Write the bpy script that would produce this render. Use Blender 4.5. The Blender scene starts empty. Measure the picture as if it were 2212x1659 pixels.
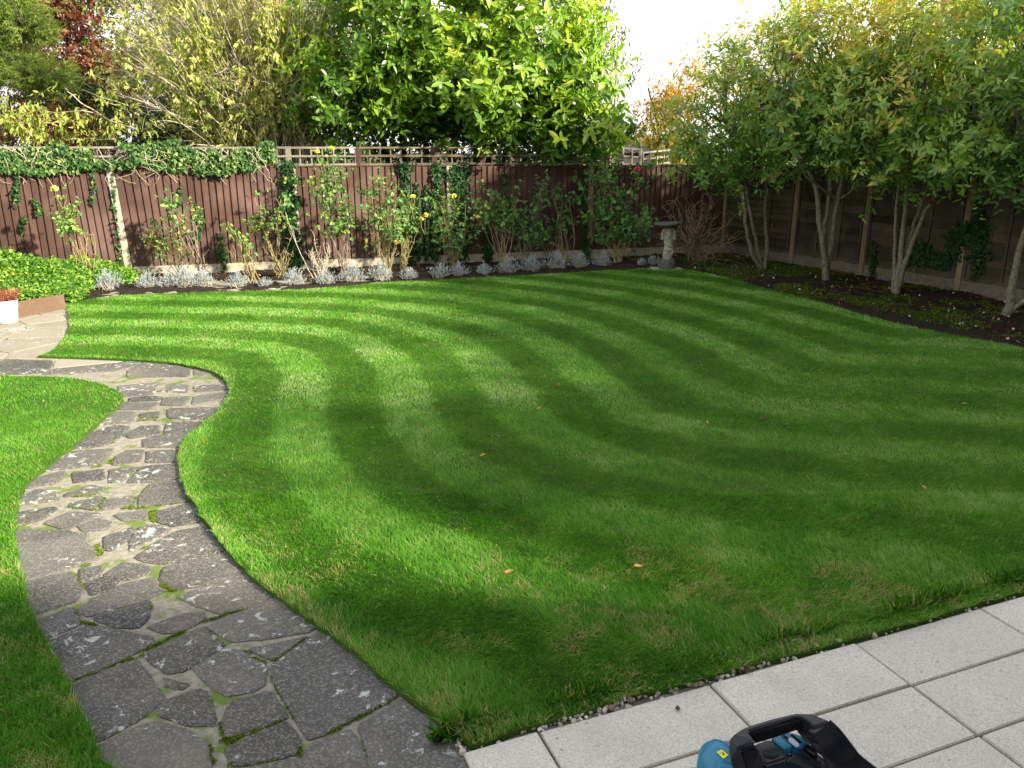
import bpy, bmesh, math, random
import numpy as np
from mathutils import Vector, Matrix
R = math.radians
SC = bpy.context.scene
COL = SC.collection
# ------------------------------------------------------------------ camera geometry
F = 1720.0; CU, CV = 1106.0, 829.5; PITCH = R(16.5); CH = 2.2
cp, sp = math.cos(PITCH), math.sin(PITCH)
def ray(u, v):
    dx = (u-CU)/F; dy = (CV-v)/F
    return np.array([dx, cp+dy*sp, -sp+dy*cp])
def W(u, v, z=0.0):
    d = ray(u, v); t = (z-CH)/d[2]
    return np.array([d[0]*t, d[1]*t, z])
def AT(u, v, Y):
    d = ray(u, v); t = Y/d[1]
    return np.array([d[0]*t, Y, CH+d[2]*t])
cam = bpy.data.cameras.new('camera'); co = bpy.data.objects.new('camera', cam); COL.objects.link(co)
cam.sensor_width = 36; cam.lens = 36*F/2212; cam.clip_end = 600; cam.clip_start = .05
co.location = (0, 0, CH); co.rotation_euler = (math.pi/2-PITCH, 0, 0); SC.camera = co

# ------------------------------------------------------------------ materials
def new_mat(name):
    m = bpy.data.materials.new(name); m.use_nodes = True; nt = m.node_tree; nt.nodes.clear()
    out = nt.nodes.new('ShaderNodeOutputMaterial'); return m, nt, out
def N(nt, t, **k):
    n = nt.nodes.new(t)
    for a, b in k.items():
        if a in n.inputs.keys() if hasattr(n.inputs, 'keys') else False: n.inputs[a].default_value = b
        else: setattr(n, a, b)
    return n
def ramp(nt, stops, fac=None, interp='LINEAR'):
    n = nt.nodes.new('ShaderNodeValToRGB'); cr = n.color_ramp; cr.interpolation = interp
    while len(cr.elements) < len(stops): cr.elements.new(.5)
    for e, (p, c) in zip(cr.elements, stops):
        e.position = p; e.color = (c[0], c[1], c[2], 1) if not isinstance(c, (int, float)) else (c, c, c, 1)
    if fac is not None: nt.links.new(fac, n.inputs[0])
    return n
def noise(nt, scale, detail=4, rough=.6, vec=None, dist=0):
    n = nt.nodes.new('ShaderNodeTexNoise'); n.inputs['Scale'].default_value = scale; n.inputs['Detail'].default_value = detail
    n.inputs['Roughness'].default_value = rough; n.inputs['Distortion'].default_value = dist
    if vec is not None: nt.links.new(vec, n.inputs['Vector'])
    return n
def mix(nt, fac, a, b, mode='MIX'):
    n = nt.nodes.new('ShaderNodeMix'); n.data_type = 'RGBA'; n.blend_type = mode
    for s, v in ((0, fac), (6, a), (7, b)):
        if isinstance(v, (int, float)): n.inputs[s].default_value = v
        elif isinstance(v, tuple): n.inputs[s].default_value = (v[0], v[1], v[2], 1)
        else: nt.links.new(v, n.inputs[s])
    return n.outputs[2]
def coords(nt, scale=None):
    g = nt.nodes.new('ShaderNodeNewGeometry')
    if scale is None: return g.outputs['Position']
    m = nt.nodes.new('ShaderNodeMapping'); m.inputs['Scale'].default_value = scale
    nt.links.new(g.outputs['Position'], m.inputs['Vector']); return m.outputs[0]
def bump(nt, h, strength=.5, dist=.01):
    b = nt.nodes.new('ShaderNodeBump'); b.inputs['Strength'].default_value = strength; b.inputs['Distance'].default_value = dist
    nt.links.new(h, b.inputs['Height']); return b.outputs[0]
def principled(nt, out, base, rough=.8, normal=None, spec=.3, metal=0):
    p = nt.nodes.new('ShaderNodeBsdfPrincipled')
    if isinstance(base, tuple): p.inputs['Base Color'].default_value = (*base, 1)
    else: nt.links.new(base, p.inputs['Base Color'])
    if isinstance(rough, (int, float)): p.inputs['Roughness'].default_value = rough
    else: nt.links.new(rough, p.inputs['Roughness'])
    p.inputs['Specular IOR Level'].default_value = spec; p.inputs['Metallic'].default_value = metal
    if normal is not None: nt.links.new(normal, p.inputs['Normal'])
    if out is not None: nt.links.new(p.outputs[0], out.inputs[0])
    return p
def leaf_mat(name, stops, rough=.4, trans=.4, tcol=(1.25, 1.35, .55), spec=.4, nscale=1.6):
    m, nt, out = new_mat(name)
    at = nt.nodes.new('ShaderNodeAttribute'); at.attribute_name = 'tint'
    n = noise(nt, nscale, 2, .5, coords(nt))
    ad = N(nt, 'ShaderNodeMath', operation='MULTIPLY_ADD'); nt.links.new(n.outputs[0], ad.inputs[0]); ad.inputs[1].default_value = .5; ad.inputs[2].default_value = -.25
    s = N(nt, 'ShaderNodeMath', operation='ADD'); nt.links.new(at.outputs['Fac'], s.inputs[0]); nt.links.new(ad.outputs[0], s.inputs[1])
    r = ramp(nt, stops, s.outputs[0])
    p = principled(nt, None, r.outputs[0], rough, spec=spec)
    t = nt.nodes.new('ShaderNodeBsdfTranslucent')
    nt.links.new(mix(nt, 1.0, r.outputs[0], tcol, 'MULTIPLY'), t.inputs[0])
    mx = nt.nodes.new('ShaderNodeMixShader'); mx.inputs[0].default_value = trans
    nt.links.new(p.outputs[0], mx.inputs[1]); nt.links.new(t.outputs[0], mx.inputs[2]); nt.links.new(mx.outputs[0], out.inputs[0])
    return m
def simple_mat(name, c1, c2, scale=8, rough=.8, bs=.3, bd=.005, spec=.3, stretch=None, metal=0, detail=5):
    m, nt, out = new_mat(name)
    n = noise(nt, scale, detail, .65, coords(nt, stretch))
    r = ramp(nt, [(.3, c1), (.7, c2)], n.outputs[0])
    principled(nt, out, r.outputs[0], rough, bump(nt, n.outputs[0], bs, bd), spec, metal)
    return m

G = {}
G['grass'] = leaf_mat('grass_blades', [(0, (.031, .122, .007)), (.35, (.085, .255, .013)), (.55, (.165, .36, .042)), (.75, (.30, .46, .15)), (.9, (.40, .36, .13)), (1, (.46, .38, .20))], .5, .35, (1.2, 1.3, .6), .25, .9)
G['laurel'] = leaf_mat('laurel_leaves', [(0, (.015, .045, .006)), (.4, (.065, .15, .014)), (.75, (.23, .37, .04)), (1, (.42, .50, .07))], .32, .38, (1.3, 1.4, .5), .5, .9)
G['photinia'] = leaf_mat('photinia_leaves', [(0, (.045, .12, .025)), (.4, (.14, .27, .055)), (.72, (.29, .42, .08)), (.88, (.46, .48, .10)), (.96, (.52, .50, .11)), (1, (.50, .38, .11))], .3, .42, (1.35, 1.35, .5), .6, 1.2)
G['willow'] = leaf_mat('yellowing_leaves', [(0, (.07, .13, .02)), (.4, (.20, .27, .035)), (.75, (.46, .50, .14)), (1, (.64, .60, .20))], .55, .45, (1.2, 1.2, .6), .25)
G['ivy'] = leaf_mat('ivy_leaves', [(0, (.012, .04, .012)), (.5, (.035, .095, .026)), (.85, (.12, .20, .05)), (1, (.26, .32, .10))], .5, .2, (1.3, 1.4, .5), .2)
G['rose'] = leaf_mat('rose_leaves', [(0, (.04, .10, .035)), (.5, (.12, .25, .07)), (.8, (.26, .38, .09)), (.95, (.36, .38, .07)), (1, (.38, .28, .07))], .45, .35, (1.2, 1.3, .5), .35)
G['cover'] = leaf_mat('ground_cover_leaves', [(0, (.035, .11, .015)), (.5, (.13, .28, .035)), (.85, (.29, .44, .065)), (1, (.46, .48, .09))], .5, .35, (1.2, 1.3, .5), .3)
G['copper'] = leaf_mat('copper_leaves', [(0, (.04, .016, .013)), (.5, (.11, .042, .030)), (.85, (.25, .11, .055)), (1, (.42, .22, .09))], .45, .35, (1.5, .8, .5), .35)
G['autumn'] = leaf_mat('autumn_leaves', [(0, (.12, .16, .03)), (.35, (.34, .30, .04)), (.7, (.55, .32, .04)), (1, (.60, .18, .05))], .5, .5, (1.3, 1.1, .5), .3)
G['scarlet'] = leaf_mat('scarlet_leaves', [(0, (.10, .03, .02)), (.5, (.28, .06, .03)), (1, (.50, .20, .07))], .5, .4, (1.3, .9, .6), .3)
G['conifer'] = leaf_mat('conifer_sprays', [(0, (.05, .09, .02)), (.5, (.16, .23, .04)), (1, (.30, .36, .07))], .6, .2, (1.2, 1.2, .5), .2)
G['silver'] = leaf_mat('silver_leaves', [(0, (.16, .20, .20)), (.5, (.38, .42, .43)), (1, (.64, .67, .70))], .8, .2, (1, 1, 1), .1)
G['sedum'] = leaf_mat('sedum_leaves', [(0, (.10, .12, .03)), (.4, (.30, .08, .05)), (1, (.55, .22, .15))], .5, .3, (1.2, 1, .7), .3)
G['bark'] = simple_mat('grey_green_bark', (.07, .068, .048), (.27, .25, .19), 26, .9, .7, .008, .2)
G['bark_dark'] = simple_mat('dark_bark', (.03, .025, .018), (.09, .075, .055), 20, .9, .5, .006, .2)
G['twig_pale'] = simple_mat('pale_twigs', (.30, .25, .18), (.52, .46, .36), 12, .8, .2, .002, .2)
G['cane'] = simple_mat('rose_canes', (.16, .14, .05), (.34, .27, .14), 9, .7, .3, .003, .3)
G['cane_red'] = simple_mat('bare_twigs', (.12, .085, .065), (.30, .24, .19), 9, .8, .3, .003, .2)
G['petal_yellow'] = simple_mat('yellow_petals', (.80, .64, .08), (.88, .78, .24), 30, .6, .1, .001)
G['petal_pink'] = simple_mat('pink_petals', (.70, .05, .12), (.80, .12, .22), 30, .6, .1, .001)
G['concrete'] = simple_mat('weathered_concrete', (.26, .22, .17), (.44, .39, .32), 14, .9, .4, .004, .2)
G['concrete_dark'] = simple_mat('shaded_concrete', (.10, .09, .07), (.19, .17, .14), 14, .9, .4, .004, .2)  # darker concrete copy, the right fence's shade put into its colour
G['fallen'] = leaf_mat('fallen_leaves', [(0, (.05, .028, .018)), (.25, (.16, .07, .03)), (.5, (.40, .17, .05)), (1, (.55, .32, .12))], .6, .25, (1.2, 1, .6), .3)

def wood_mat(name, dark, light, stretch, grime=(.10, .11, .06), gz=(0, .45), var=.5):
    m, nt, out = new_mat(name)
    c = coords(nt, stretch); n = noise(nt, 6, 6, .7, c, .6); n2 = noise(nt, 1.3, 3, .5, coords(nt))
    at = nt.nodes.new('ShaderNodeAttribute'); at.attribute_name = 'tint'
    r = ramp(nt, [(.25, dark), (.75, light)], n.outputs[0])
    v = ramp(nt, [(0, 1-var), (1, 1+var*.6)], at.outputs['Fac'])
    c1 = mix(nt, 1.0, r.outputs[0], v.outputs[0], 'MULTIPLY')
    # weathering: worn grey patches, green algae near the ground
    w = ramp(nt, [(.48, 0.0), (.72, .6)], n2.outputs[0])
    c2 = mix(nt, w.outputs[0], c1, tuple(min(1, l*1.5+.03) for l in light))
    g = nt.nodes.new('ShaderNodeNewGeometry'); sx = nt.nodes.new('ShaderNodeSeparateXYZ'); nt.links.new(g.outputs['Position'], sx.inputs[0])
    mr = nt.nodes.new('ShaderNodeMapRange'); nt.links.new(sx.outputs[2], mr.inputs[0]); mr.inputs[1].default_value = gz[0]; mr.inputs[2].default_value = gz[1]; mr.inputs[3].default_value = .55; mr.inputs[4].default_value = 0
    n3 = noise(nt, 5, 4, .6, coords(nt)); mm = N(nt, 'ShaderNodeMath', operation='MULTIPLY'); nt.links.new(mr.outputs[0], mm.inputs[0]); nt.links.new(n3.outputs[0], mm.inputs[1])
    c3 = mix(nt, mm.outputs[0], c2, grime)
    principled(nt, out, c3, .75, bump(nt, n.outputs[0], .35, .003), .25)
    return m
G['board'] = wood_mat('dark_stained_boards', (.036, .018, .014), (.086, .042, .033), (8, 8, .6), var=.35)
G['lap'] = wood_mat('weathered_lap_boards', (.028, .021, .016), (.085, .063, .045), (.8, .8, 9), var=.65)
G['post_wood'] = wood_mat('timber_posts', (.13, .09, .05), (.25, .18, .11), (8, 8, .7), var=.1)
G['trellis_pale'] = wood_mat('sun_bleached_trellis', (.11, .095, .075), (.25, .22, .18), (5, 5, 5), gz=(-2, -1), var=.2)
G['trellis_brown'] = wood_mat('mossy_brown_trellis', (.06, .048, .03), (.15, .12, .08), (5, 5, 5), gz=(-2, -1), var=.2)
G['sleeper'] = wood_mat('oiled_edging_timber', (.085, .05, .033), (.15, .092, .062), (1, 6, 8), gz=(-2, -1), var=.1)

# ------------------------------------------------------------------ mesh collecting
class MB:
    def __init__(s): s.v = []; s.f = []; s.n = 0; s.t = []
    def add(s, verts, faces, mat=0, tint=.5):
        verts = np.asarray(verts, float).reshape(-1, 3); faces = np.asarray(faces, np.int64)
        s.v.append(verts); s.f.append((faces+s.n, mat)); s.n += len(verts)
        t = np.empty(len(verts)); t[:] = tint; s.t.append(t)
    def build(s, name, mats, parent=None, smooth=False):
        me = bpy.data.meshes.new(name)
        if not isinstance(mats, (list, tuple)): mats = [mats]
        for m in mats: me.materials.append(G[m] if isinstance(m, str) else m)
        if s.n:
            V = np.concatenate(s.v); me.vertices.add(len(V)); me.vertices.foreach_set('co', V.ravel().astype(np.float32))
            li = np.concatenate([f.ravel() for f, _ in s.f]); tot = np.concatenate([np.full(len(f), f.shape[1]) for f, _ in s.f])
            mi = np.concatenate([np.full(len(f), m) for f, m in s.f]); st = np.concatenate([[0], np.cumsum(tot)[:-1]])
            me.loops.add(len(li)); me.loops.foreach_set('vertex_index', li.astype(np.int32))
            me.polygons.add(len(tot)); me.polygons.foreach_set('loop_start', st.astype(np.int32)); me.polygons.foreach_set('loop_total', tot.astype(np.int32))
            me.polygons.foreach_set('material_index', mi.astype(np.int32))
            me.polygons.foreach_set('use_smooth', np.full(len(tot), bool(smooth)))
            me.update(calc_edges=True)
            a = me.attributes.new('tint', 'FLOAT', 'POINT'); a.data.foreach_set('value', np.concatenate(s.t).astype(np.float32))
        o = bpy.data.objects.new(name, me); COL.objects.link(o)
        if parent is not None:
            o.parent = parent; o.matrix_parent_inverse = parent.matrix_basis.inverted()
        return o
def tag(o, label=None, cat=None, group=None, kind=None):
    for k, v in (('label', label), ('category', cat), ('group', group), ('kind', kind)):
        if v: o[k] = v
    return o
def thing(name, label, cat, loc=(0, 0, 0), group=None):
    o = bpy.data.objects.new(name, None); COL.objects.link(o); o.location = tuple(float(a) for a in loc); o.empty_display_size = .1
    return tag(o, label, cat, group)
BOXF = np.array([[0, 3, 2, 1], [4, 5, 6, 7], [0, 1, 5, 4], [1, 2, 6, 5], [2, 3, 7, 6], [3, 0, 4, 7]])
def box(mb, c, size, ax=None, mat=0, tint=.5, jit=0, rng=None):
    """box centred at c, size along axes ax (3 unit rows)"""
    ax = np.eye(3) if ax is None else np.asarray(ax); h = np.asarray(size)/2
    s = np.array([[-1, -1, -1], [1, -1, -1], [1, 1, -1], [-1, 1, -1], [-1, -1, 1], [1, -1, 1], [1, 1, 1], [-1, 1, 1]])*h
    if jit and rng is not None: s = s+rng.normal(0, jit, s.shape)
    mb.add(np.asarray(c)+s@ax, BOXF, mat, tint)
def cbox(mb, c, size, ax=None, mat=0, tint=.5, ch=.008):
    """chamfered box"""
    ax = np.eye(3) if ax is None else np.asarray(ax); bm = bmesh.new(); bmesh.ops.create_cube(bm, size=1)
    for v in bm.verts: v.co = Vector((v.co.x*size[0], v.co.y*size[1], v.co.z*size[2]))
    bmesh.ops.bevel(bm, geom=list(bm.edges), offset=ch, segments=2, affect='EDGES', profile=.6)
    from_bm(mb, bm, lambda p: np.asarray(c)+p@ax, mat, tint)
def from_bm(mb, bm, fn=None, mat=0, tint=.5):
    bm.verts.index_update(); V = np.array([v.co[:] for v in bm.verts]); V = fn(V) if fn else V
    g = {}
    for f in bm.faces: g.setdefault(len(f.verts), []).append([v.index for v in f.verts])
    base = mb.n; first = True
    for k, fs in g.items():
        if first: mb.add(V, fs, mat, tint); first = False
        else: mb.f.append((np.array(fs)+base, mat))
    bm.free()
def norm(a): return a/np.maximum(np.linalg.norm(a, axis=-1, keepdims=True), 1e-9)
def tubes(mb, P, Rr, sides=4, mat=0, tint=.5):
    """P (N,K,3), Rr (N,K)"""
    P = np.asarray(P, float); Rr = np.asarray(Rr, float); n, K, _ = P.shape
    T = norm(np.gradient(P, axis=1)); ref = np.where(np.abs(T[:, :1, 2:3]) > .9, [[[1., 0, 0]]], [[[0, 0, 1.]]])
    a = norm(np.cross(T, np.broadcast_to(ref, T.shape))); b = np.cross(T, a)
    th = np.arange(sides)*2*math.pi/sides
    V = P[:, :, None, :]+Rr[:, :, None, None]*(np.cos(th)[None, None, :, None]*a[:, :, None, :]+np.sin(th)[None, None, :, None]*b[:, :, None, :])
    i = np.arange(K-1)[:, None]*sides; j = np.arange(sides)[None, :]; j2 = (j+1) % sides
    f = np.stack([i+j, i+j2, i+sides+j2, i+sides+j], -1).reshape(-1, 4)
    f = (f[None]+(np.arange(n)*K*sides)[:, None, None]).reshape(-1, 4)
    mb.add(V.reshape(-1, 3), f, mat, tint)
def spline(pts, n=16):
    pts = np.asarray(pts, float); P = np.vstack([2*pts[0]-pts[1], pts, 2*pts[-1]-pts[-2]]); out = []
    m = len(pts)-1
    for s in np.linspace(0, m-1e-6, n):
        i = int(s); t = s-i; p0, p1, p2, p3 = P[i:i+4]
        out.append(.5*((2*p1)+(-p0+p2)*t+(2*p0-5*p1+4*p2-p3)*t*t+(-p0+3*p1-3*p2+p3)*t**3))
    return np.array(out)
def tube(mb, pts, r0, r1, sides=8, n=14, mat=0, tint=.5, wob=0, rng=None):
    p = spline(pts, n)
    if wob and rng is not None: p[1:-1] += rng.normal(0, wob, p[1:-1].shape)
    rr = np.linspace(r0, r1, n); tubes(mb, p[None], rr[None], sides, mat, tint); return p
def lathe(mb, c, prof, sides=28, mat=0, tint=.5, wob=0, rng=None):
    th = np.arange(sides)*2*math.pi/sides; V = []
    for r, z in prof:
        rr = r*(1+(rng.normal(0, wob, sides) if wob else 0))
        V.append(np.stack([c[0]+rr*np.cos(th), c[1]+rr*np.sin(th), np.full(sides, c[2]+z)], -1))
    K = len(prof); i = np.arange(K-1)[:, None]*sides; j = np.arange(sides)[None]; j2 = (j+1) % sides
    mb.add(np.array(V).reshape(-1, 3), np.stack([i+j, i+j2, i+sides+j2, i+sides+j], -1).reshape(-1, 4), mat, tint)

# ------------------------------------------------------------------ leaves
def leaves(mb, P, D, U, L, Wd, tint, mat=0, curl=.15, fold=.14, simple=False, shape='oval'):
    """folded leaf blades. P base, D direction, U approx upper side"""
    n = len(P); D = norm(D); S = norm(np.cross(D, U)); Nn = np.cross(S, D)
    L = np.broadcast_to(L, n)[:, None]; Wd = np.broadcast_to(Wd, n)[:, None]
    if simple:
        V = np.stack([P, P+D*L*.5+S*Wd*.5+Nn*Wd*fold*.5, P+D*L-Nn*L*curl, P+D*L*.5-S*Wd*.5+Nn*Wd*fold*.5], 1)
        f = np.array([[0, 1, 2], [0, 2, 3]])
        F_ = (f[None]+(np.arange(n)*4)[:, None, None]).reshape(-1, 3); k = 4
    else:
        a, b, w1, w2 = {'oval': (.3, .7, .46, .40), 'ivy': (.18, .55, .55, .30), 'round': (.25, .72, .52, .48), 'lance': (.3, .65, .5, .32)}[shape]
        def q(t, w, s): return P+D*L*t+s*S*Wd*w+Nn*(Wd*fold*w-L*curl*t*t)
        V = np.stack([P, q(a, w1, 1), q(b, w2, 1), P+D*L-Nn*L*curl, q(b, w2, -1), q(a, w1, -1)], 1)
        f = np.array([[0, 1, 2, 3], [0, 3, 4, 5]])
        F_ = (f[None]+(np.arange(n)*6)[:, None, None]).reshape(-1, 4); k = 6
    mb.add(V.reshape(-1, 3), F_, mat, np.repeat(np.broadcast_to(tint, n), k))
def shoots(mb, rng, P, D, SL, k, L, Wd, tint, spread=1.0, droop=.3, mat=0, up=.7, taper=.45, out=.5, **kw):
    """k leaves set spirally round each shoot (P start, D direction, SL length)"""
    n = len(P); D = norm(D); a = norm(np.cross(D, [.31, .22, .93])); b = np.cross(D, a)
    t = np.linspace(.12, 1, k)[None]+rng.uniform(-.04, .04, (n, k)); ph = (np.arange(k)*2.4)[None]+rng.uniform(0, 6.28, (n, 1))+rng.uniform(-.4, .4, (n, k))
    sprd = spread*(1-taper*t)+rng.normal(0, .18, (n, k))
    rad = np.cos(ph)[..., None]*a[:, None]+np.sin(ph)[..., None]*b[:, None]
    LD = D[:, None]*np.cos(sprd)[..., None]+rad*np.sin(sprd)[..., None]; LD[..., 2] -= droop*rng.uniform(.2, 1.4, (n, k))
    PP = P[:, None]+D[:, None]*(t*np.broadcast_to(SL, n)[:, None])[..., None]
    Uu = D[:, None]*out+np.array([0, 0, up])-rad*.15+rng.normal(0, .25, (n, k, 3))
    ll = L*rng.uniform(.45, 1.18, (n, k)); tt = np.clip(np.broadcast_to(tint, n)[:, None]+rng.normal(0, .1, (n, k)), 0, 1)
    leaves(mb, PP.reshape(-1, 3), LD.reshape(-1, 3), Uu.reshape(-1, 3), ll.ravel(), ll.ravel()*(Wd/L), tt.ravel(), mat, **kw)
def rdir(rng, n): return norm(rng.normal(0, 1, (n, 3)))
def crown_points(rng, ells, nclump, per, spread, inner=.62):
    """shoot starts in clumps through the shell of a union of ellipsoids"""
    A = np.array([e[1][0]*e[1][1]+e[1][0]*e[1][2] for e in ells]); A = A/A.sum(); C = []; O = []
    ph = rng.uniform(0, 6.28, (6,)); 
    while len(C) < nclump:
        c, r = ells[rng.choice(len(ells), p=A)]; c = np.array(c); r = np.array(r); d = rdir(rng, 1)[0]
        bump_ = 1+.10*math.sin(4*d[0]*2+ph[0])*math.sin(5*d[2]+ph[1])+.07*math.sin(9*d[0]+ph[2]+7*d[2])
        f = rng.uniform(inner, 1)**.6*bump_; p = c+d*r*f; deep = False
        for c2, r2 in ells:
            if np.linalg.norm((p-np.array(c2))/np.array(r2)) < inner*.85: deep = True
        if deep: continue
        C.append(p); O.append(norm(d/r))
    C = np.array(C); O = np.array(O)
    P = (C[:, None]+rng.normal(0, 1, (nclump, per, 3))*spread).reshape(-1, 3)
    D = (np.repeat(O, per, 0)+rng.normal(0, .45, (nclump*per, 3)))
    return C, O, P, norm(D)
def limbs(mb, rng, starts, ends, r0, r1, sides=5, K=6, bend=.15, mat=0):
    S = np.asarray(starts)[:, None]; E = np.asarray(ends)[:, None]; t = np.linspace(0, 1, K)[None, :, None]
    L = np.linalg.norm(E-S, axis=-1, keepdims=True); off = rng.normal(0, 1, (len(S), 1, 3))*L*bend
    P = S+(E-S)*t+off*np.sin(t*math.pi)+rng.normal(0, .02, (len(S), K, 3))*L*np.sin(t*math.pi)
    P[..., 2] += (L*.1*np.sin(t*math.pi))[..., 0]
    Rr = r0+(r1-r0)*np.broadcast_to(t[..., 0], P.shape[:2]); tubes(mb, P, Rr, sides, mat)

# value noise for scattering
_rn = np.random.default_rng(5); _lat = _rn.random((64, 64))
def vnoise(x, y, s, o=0):
    x = x*s+o*7.3+100; y = y*s+o*3.1+100; i = np.floor(x).astype(int); j = np.floor(y).astype(int); fx = x-i; fy = y-j
    fx = fx*fx*(3-2*fx); fy = fy*fy*(3-2*fy); g = lambda a, b: _lat[a % 64, b % 64]
    return (g(i, j)*(1-fx)+g(i+1, j)*fx)*(1-fy)+(g(i, j+1)*(1-fx)+g(i+1, j+1)*fx)*fy
def inside(px, py, poly):
    r = np.zeros(len(px), bool); n = len(poly); j = n-1
    for i in range(n):
        xi, yi = poly[i][:2]; xj, yj = poly[j][:2]
        if yi != yj:
            c = ((yi > py) != (yj > py)) & (px < (xj-xi)*(py-yi)/(yj-yi)+xi); r ^= c
        j = i
    return r
def dist_poly(px, py, pts, closed=False):
    """distance to polyline, sign (left of direction = +), nearest tangent"""
    best = np.full(len(px), 1e9); sg = np.ones(len(px)); tx = np.ones(len(px)); ty = np.zeros(len(px))
    m = len(pts) if closed else len(pts)-1
    for i in range(m):
        a = pts[i][:2]; b = pts[(i+1) % len(pts)][:2]; d = b-a; l2 = d@d
        if l2 < 1e-12: continue
        t = np.clip(((px-a[0])*d[0]+(py-a[1])*d[1])/l2, 0, 1); ex = px-a[0]-t*d[0]; ey = py-a[1]-t*d[1]; q = ex*ex+ey*ey
        k = q < best; best[k] = q[k]; sg[k] = np.sign(d[0]*ey-d[1]*ex)[k]; l = math.sqrt(l2); tx[k] = d[0]/l; ty[k] = d[1]/l
    return np.sqrt(best), sg, tx, ty

class Field:
    """signed distance to a closed outline, negative inside, looked up on a grid"""
    def __init__(s, poly, box, h=.035):
        s.h = h; s.x0, s.y0, x1, y1 = box; gx = np.arange(s.x0, x1, h); gy = np.arange(s.y0, y1, h); s.nx, s.ny = len(gx), len(gy)
        X, Y = np.meshgrid(gx, gy); X = X.ravel(); Y = Y.ravel(); b2 = np.full(len(X), 1e9)
        for i in range(len(poly)):
            a = poly[i][:2]; d = poly[(i+1) % len(poly)][:2]-a; l2 = d@d
            if l2 < 1e-12: continue
            ex = X-a[0]; ey = Y-a[1]; t = (ex*d[0]+ey*d[1])/l2; np.clip(t, 0, 1, out=t); ex -= t*d[0]; ey -= t*d[1]; ex *= ex; ey *= ey; ex += ey; np.minimum(b2, ex, out=b2)
        s.g = (np.sqrt(b2)*np.where(inside(X, Y, poly), -1, 1)).reshape(s.ny, s.nx)
    def __call__(s, x, y):
        x = np.clip((np.asarray(x)-s.x0)/s.h, 0, s.nx-1.001); y = np.clip((np.asarray(y)-s.y0)/s.h, 0, s.ny-1.001); i = x.astype(int); j = y.astype(int); fx = x-i; fy = y-j; g = s.g
        return (g[j, i]*(1-fx)+g[j, i+1]*fx)*(1-fy)+(g[j+1, i]*(1-fx)+g[j+1, i+1]*fx)*fy
# ------------------------------------------------------------------ ground outline
LZ = .025
back_edge = [(140, 655), (250, 640), (400, 633), (657, 625), (840, 610), (1100, 597), (1250, 588), (1400, 580), (1480, 582), (1560, 598), (1650, 622), (1760, 650), (1900, 690), (2050, 722), (2212, 752), (2500, 815), (2900, 900)]
patio_edge = [(2900, 1090), (2500, 1195), (2212, 1277), (2113, 1305), (1850, 1379), (1540, 1462), (1400, 1497), (1160, 1568), (1015, 1612)]
path_edge = [(1015, 1612), (940, 1545), (850, 1480), (770, 1410), (700, 1360), (640, 1320), (560, 1260), (510, 1215), (475, 1170), (435, 1115), (402, 1060), (385, 1000), (392, 960), (430, 920), (470, 888), (492, 850), (488, 823), (465, 806), (430, 795), (380, 785), (300, 778), (180, 773), (80, 770), (110, 758), (135, 735), (150, 712), (147, 680), (140, 655)]
def w2(pts, z=0): return [W(u, v, z) for u, v in pts]
def smooth_line(pts, n): return [p for p in spline(np.array(w2(pts, LZ)), n)]
main_poly = smooth_line(back_edge, 60)[:-1]+[*w2(patio_edge[:1], LZ)]+smooth_line(patio_edge, 40)[1:-1]+smooth_line(path_edge[:22], 110)[:-1]+w2(path_edge[22:23], LZ)+smooth_line(path_edge[22:], 24)[1:-1]
_r = np.random.default_rng(3)
main_poly = np.array(main_poly); main_poly[:, :2] += _r.normal(0, .006, (len(main_poly), 2))
left_edge = [(-500, 835), (-200, 818), (0, 812), (130, 815), (200, 825), (245, 840), (265, 853), (262, 868), (245, 885), (210, 915), (160, 960), (110, 1000), (60, 1040), (40, 1085), (33, 1140), (40, 1210), (55, 1280), (85, 1360), (125, 1430), (165, 1510), (200, 1590), (245, 1675), (290, 1760)]
left_poly = smooth_line(left_edge, 110)+[np.array([-1.3, 1.0, LZ]), np.array([-7, 1.0, LZ])]
left_poly = np.array(left_poly); left_poly[:-2, :2] += _r.normal(0, .005, (len(left_poly)-2, 2))

MF = Field(main_poly, (-7.5, 1.5, 12.5, 17.5)); LF = Field(left_poly, (-9, .9, 0, 9.5))
# ground: one large sheet to the horizon
mb = MB(); mb.add([(-300, -60, -.14), (300, -60, -.14), (300, 400, -.14), (-300, 400, -.14)], [[0, 1, 2, 3]])
G['earth'] = simple_mat('rough_earth_and_grass', (.03, .035, .015), (.08, .085, .03), 1.5, .95, .5, .02)
tag(mb.build('ground', 'earth'), kind='structure')

# lawns
def lawn_mat():
    m, nt, out = new_mat('turf_thatch'); c = coords(nt)
    n = noise(nt, 60, 5, .7, c); n2 = noise(nt, 2.2, 3, .6, c)
    a = ramp(nt, [(.3, (.018, .05, .008)), (.6, (.05, .11, .015)), (.8, (.12, .13, .04))], n.outputs[0])
    b = mix(nt, .4, a.outputs[0], ramp(nt, [(.35, (.03, .08, .01)), (.7, (.10, .13, .03))], n2.outputs[0]).outputs[0])
    principled(nt, out, b, .95, bump(nt, n.outputs[0], .8, .01), .1); return m
G['turf'] = lawn_mat()
def lawn(poly, name, label):
    bm = bmesh.new(); vs = [bm.verts.new((p[0], p[1], LZ)) for p in poly]; f = bm.faces.new(vs)
    if f.normal.z < 0: f.normal_flip()
    f.normal_update()
    r = bmesh.ops.extrude_face_region(bm, geom=[f]); vv = [e for e in r['geom'] if isinstance(e, bmesh.types.BMVert)]
    for v in vv: v.co.z = -.10
    bmesh.ops.recalc_face_normals(bm, faces=bm.faces); bmesh.ops.triangulate(bm, faces=bm.faces)
    m = MB(); from_bm(m, bm); o = m.build(name, 'turf'); return tag(o, label, kind='structure')
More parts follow.
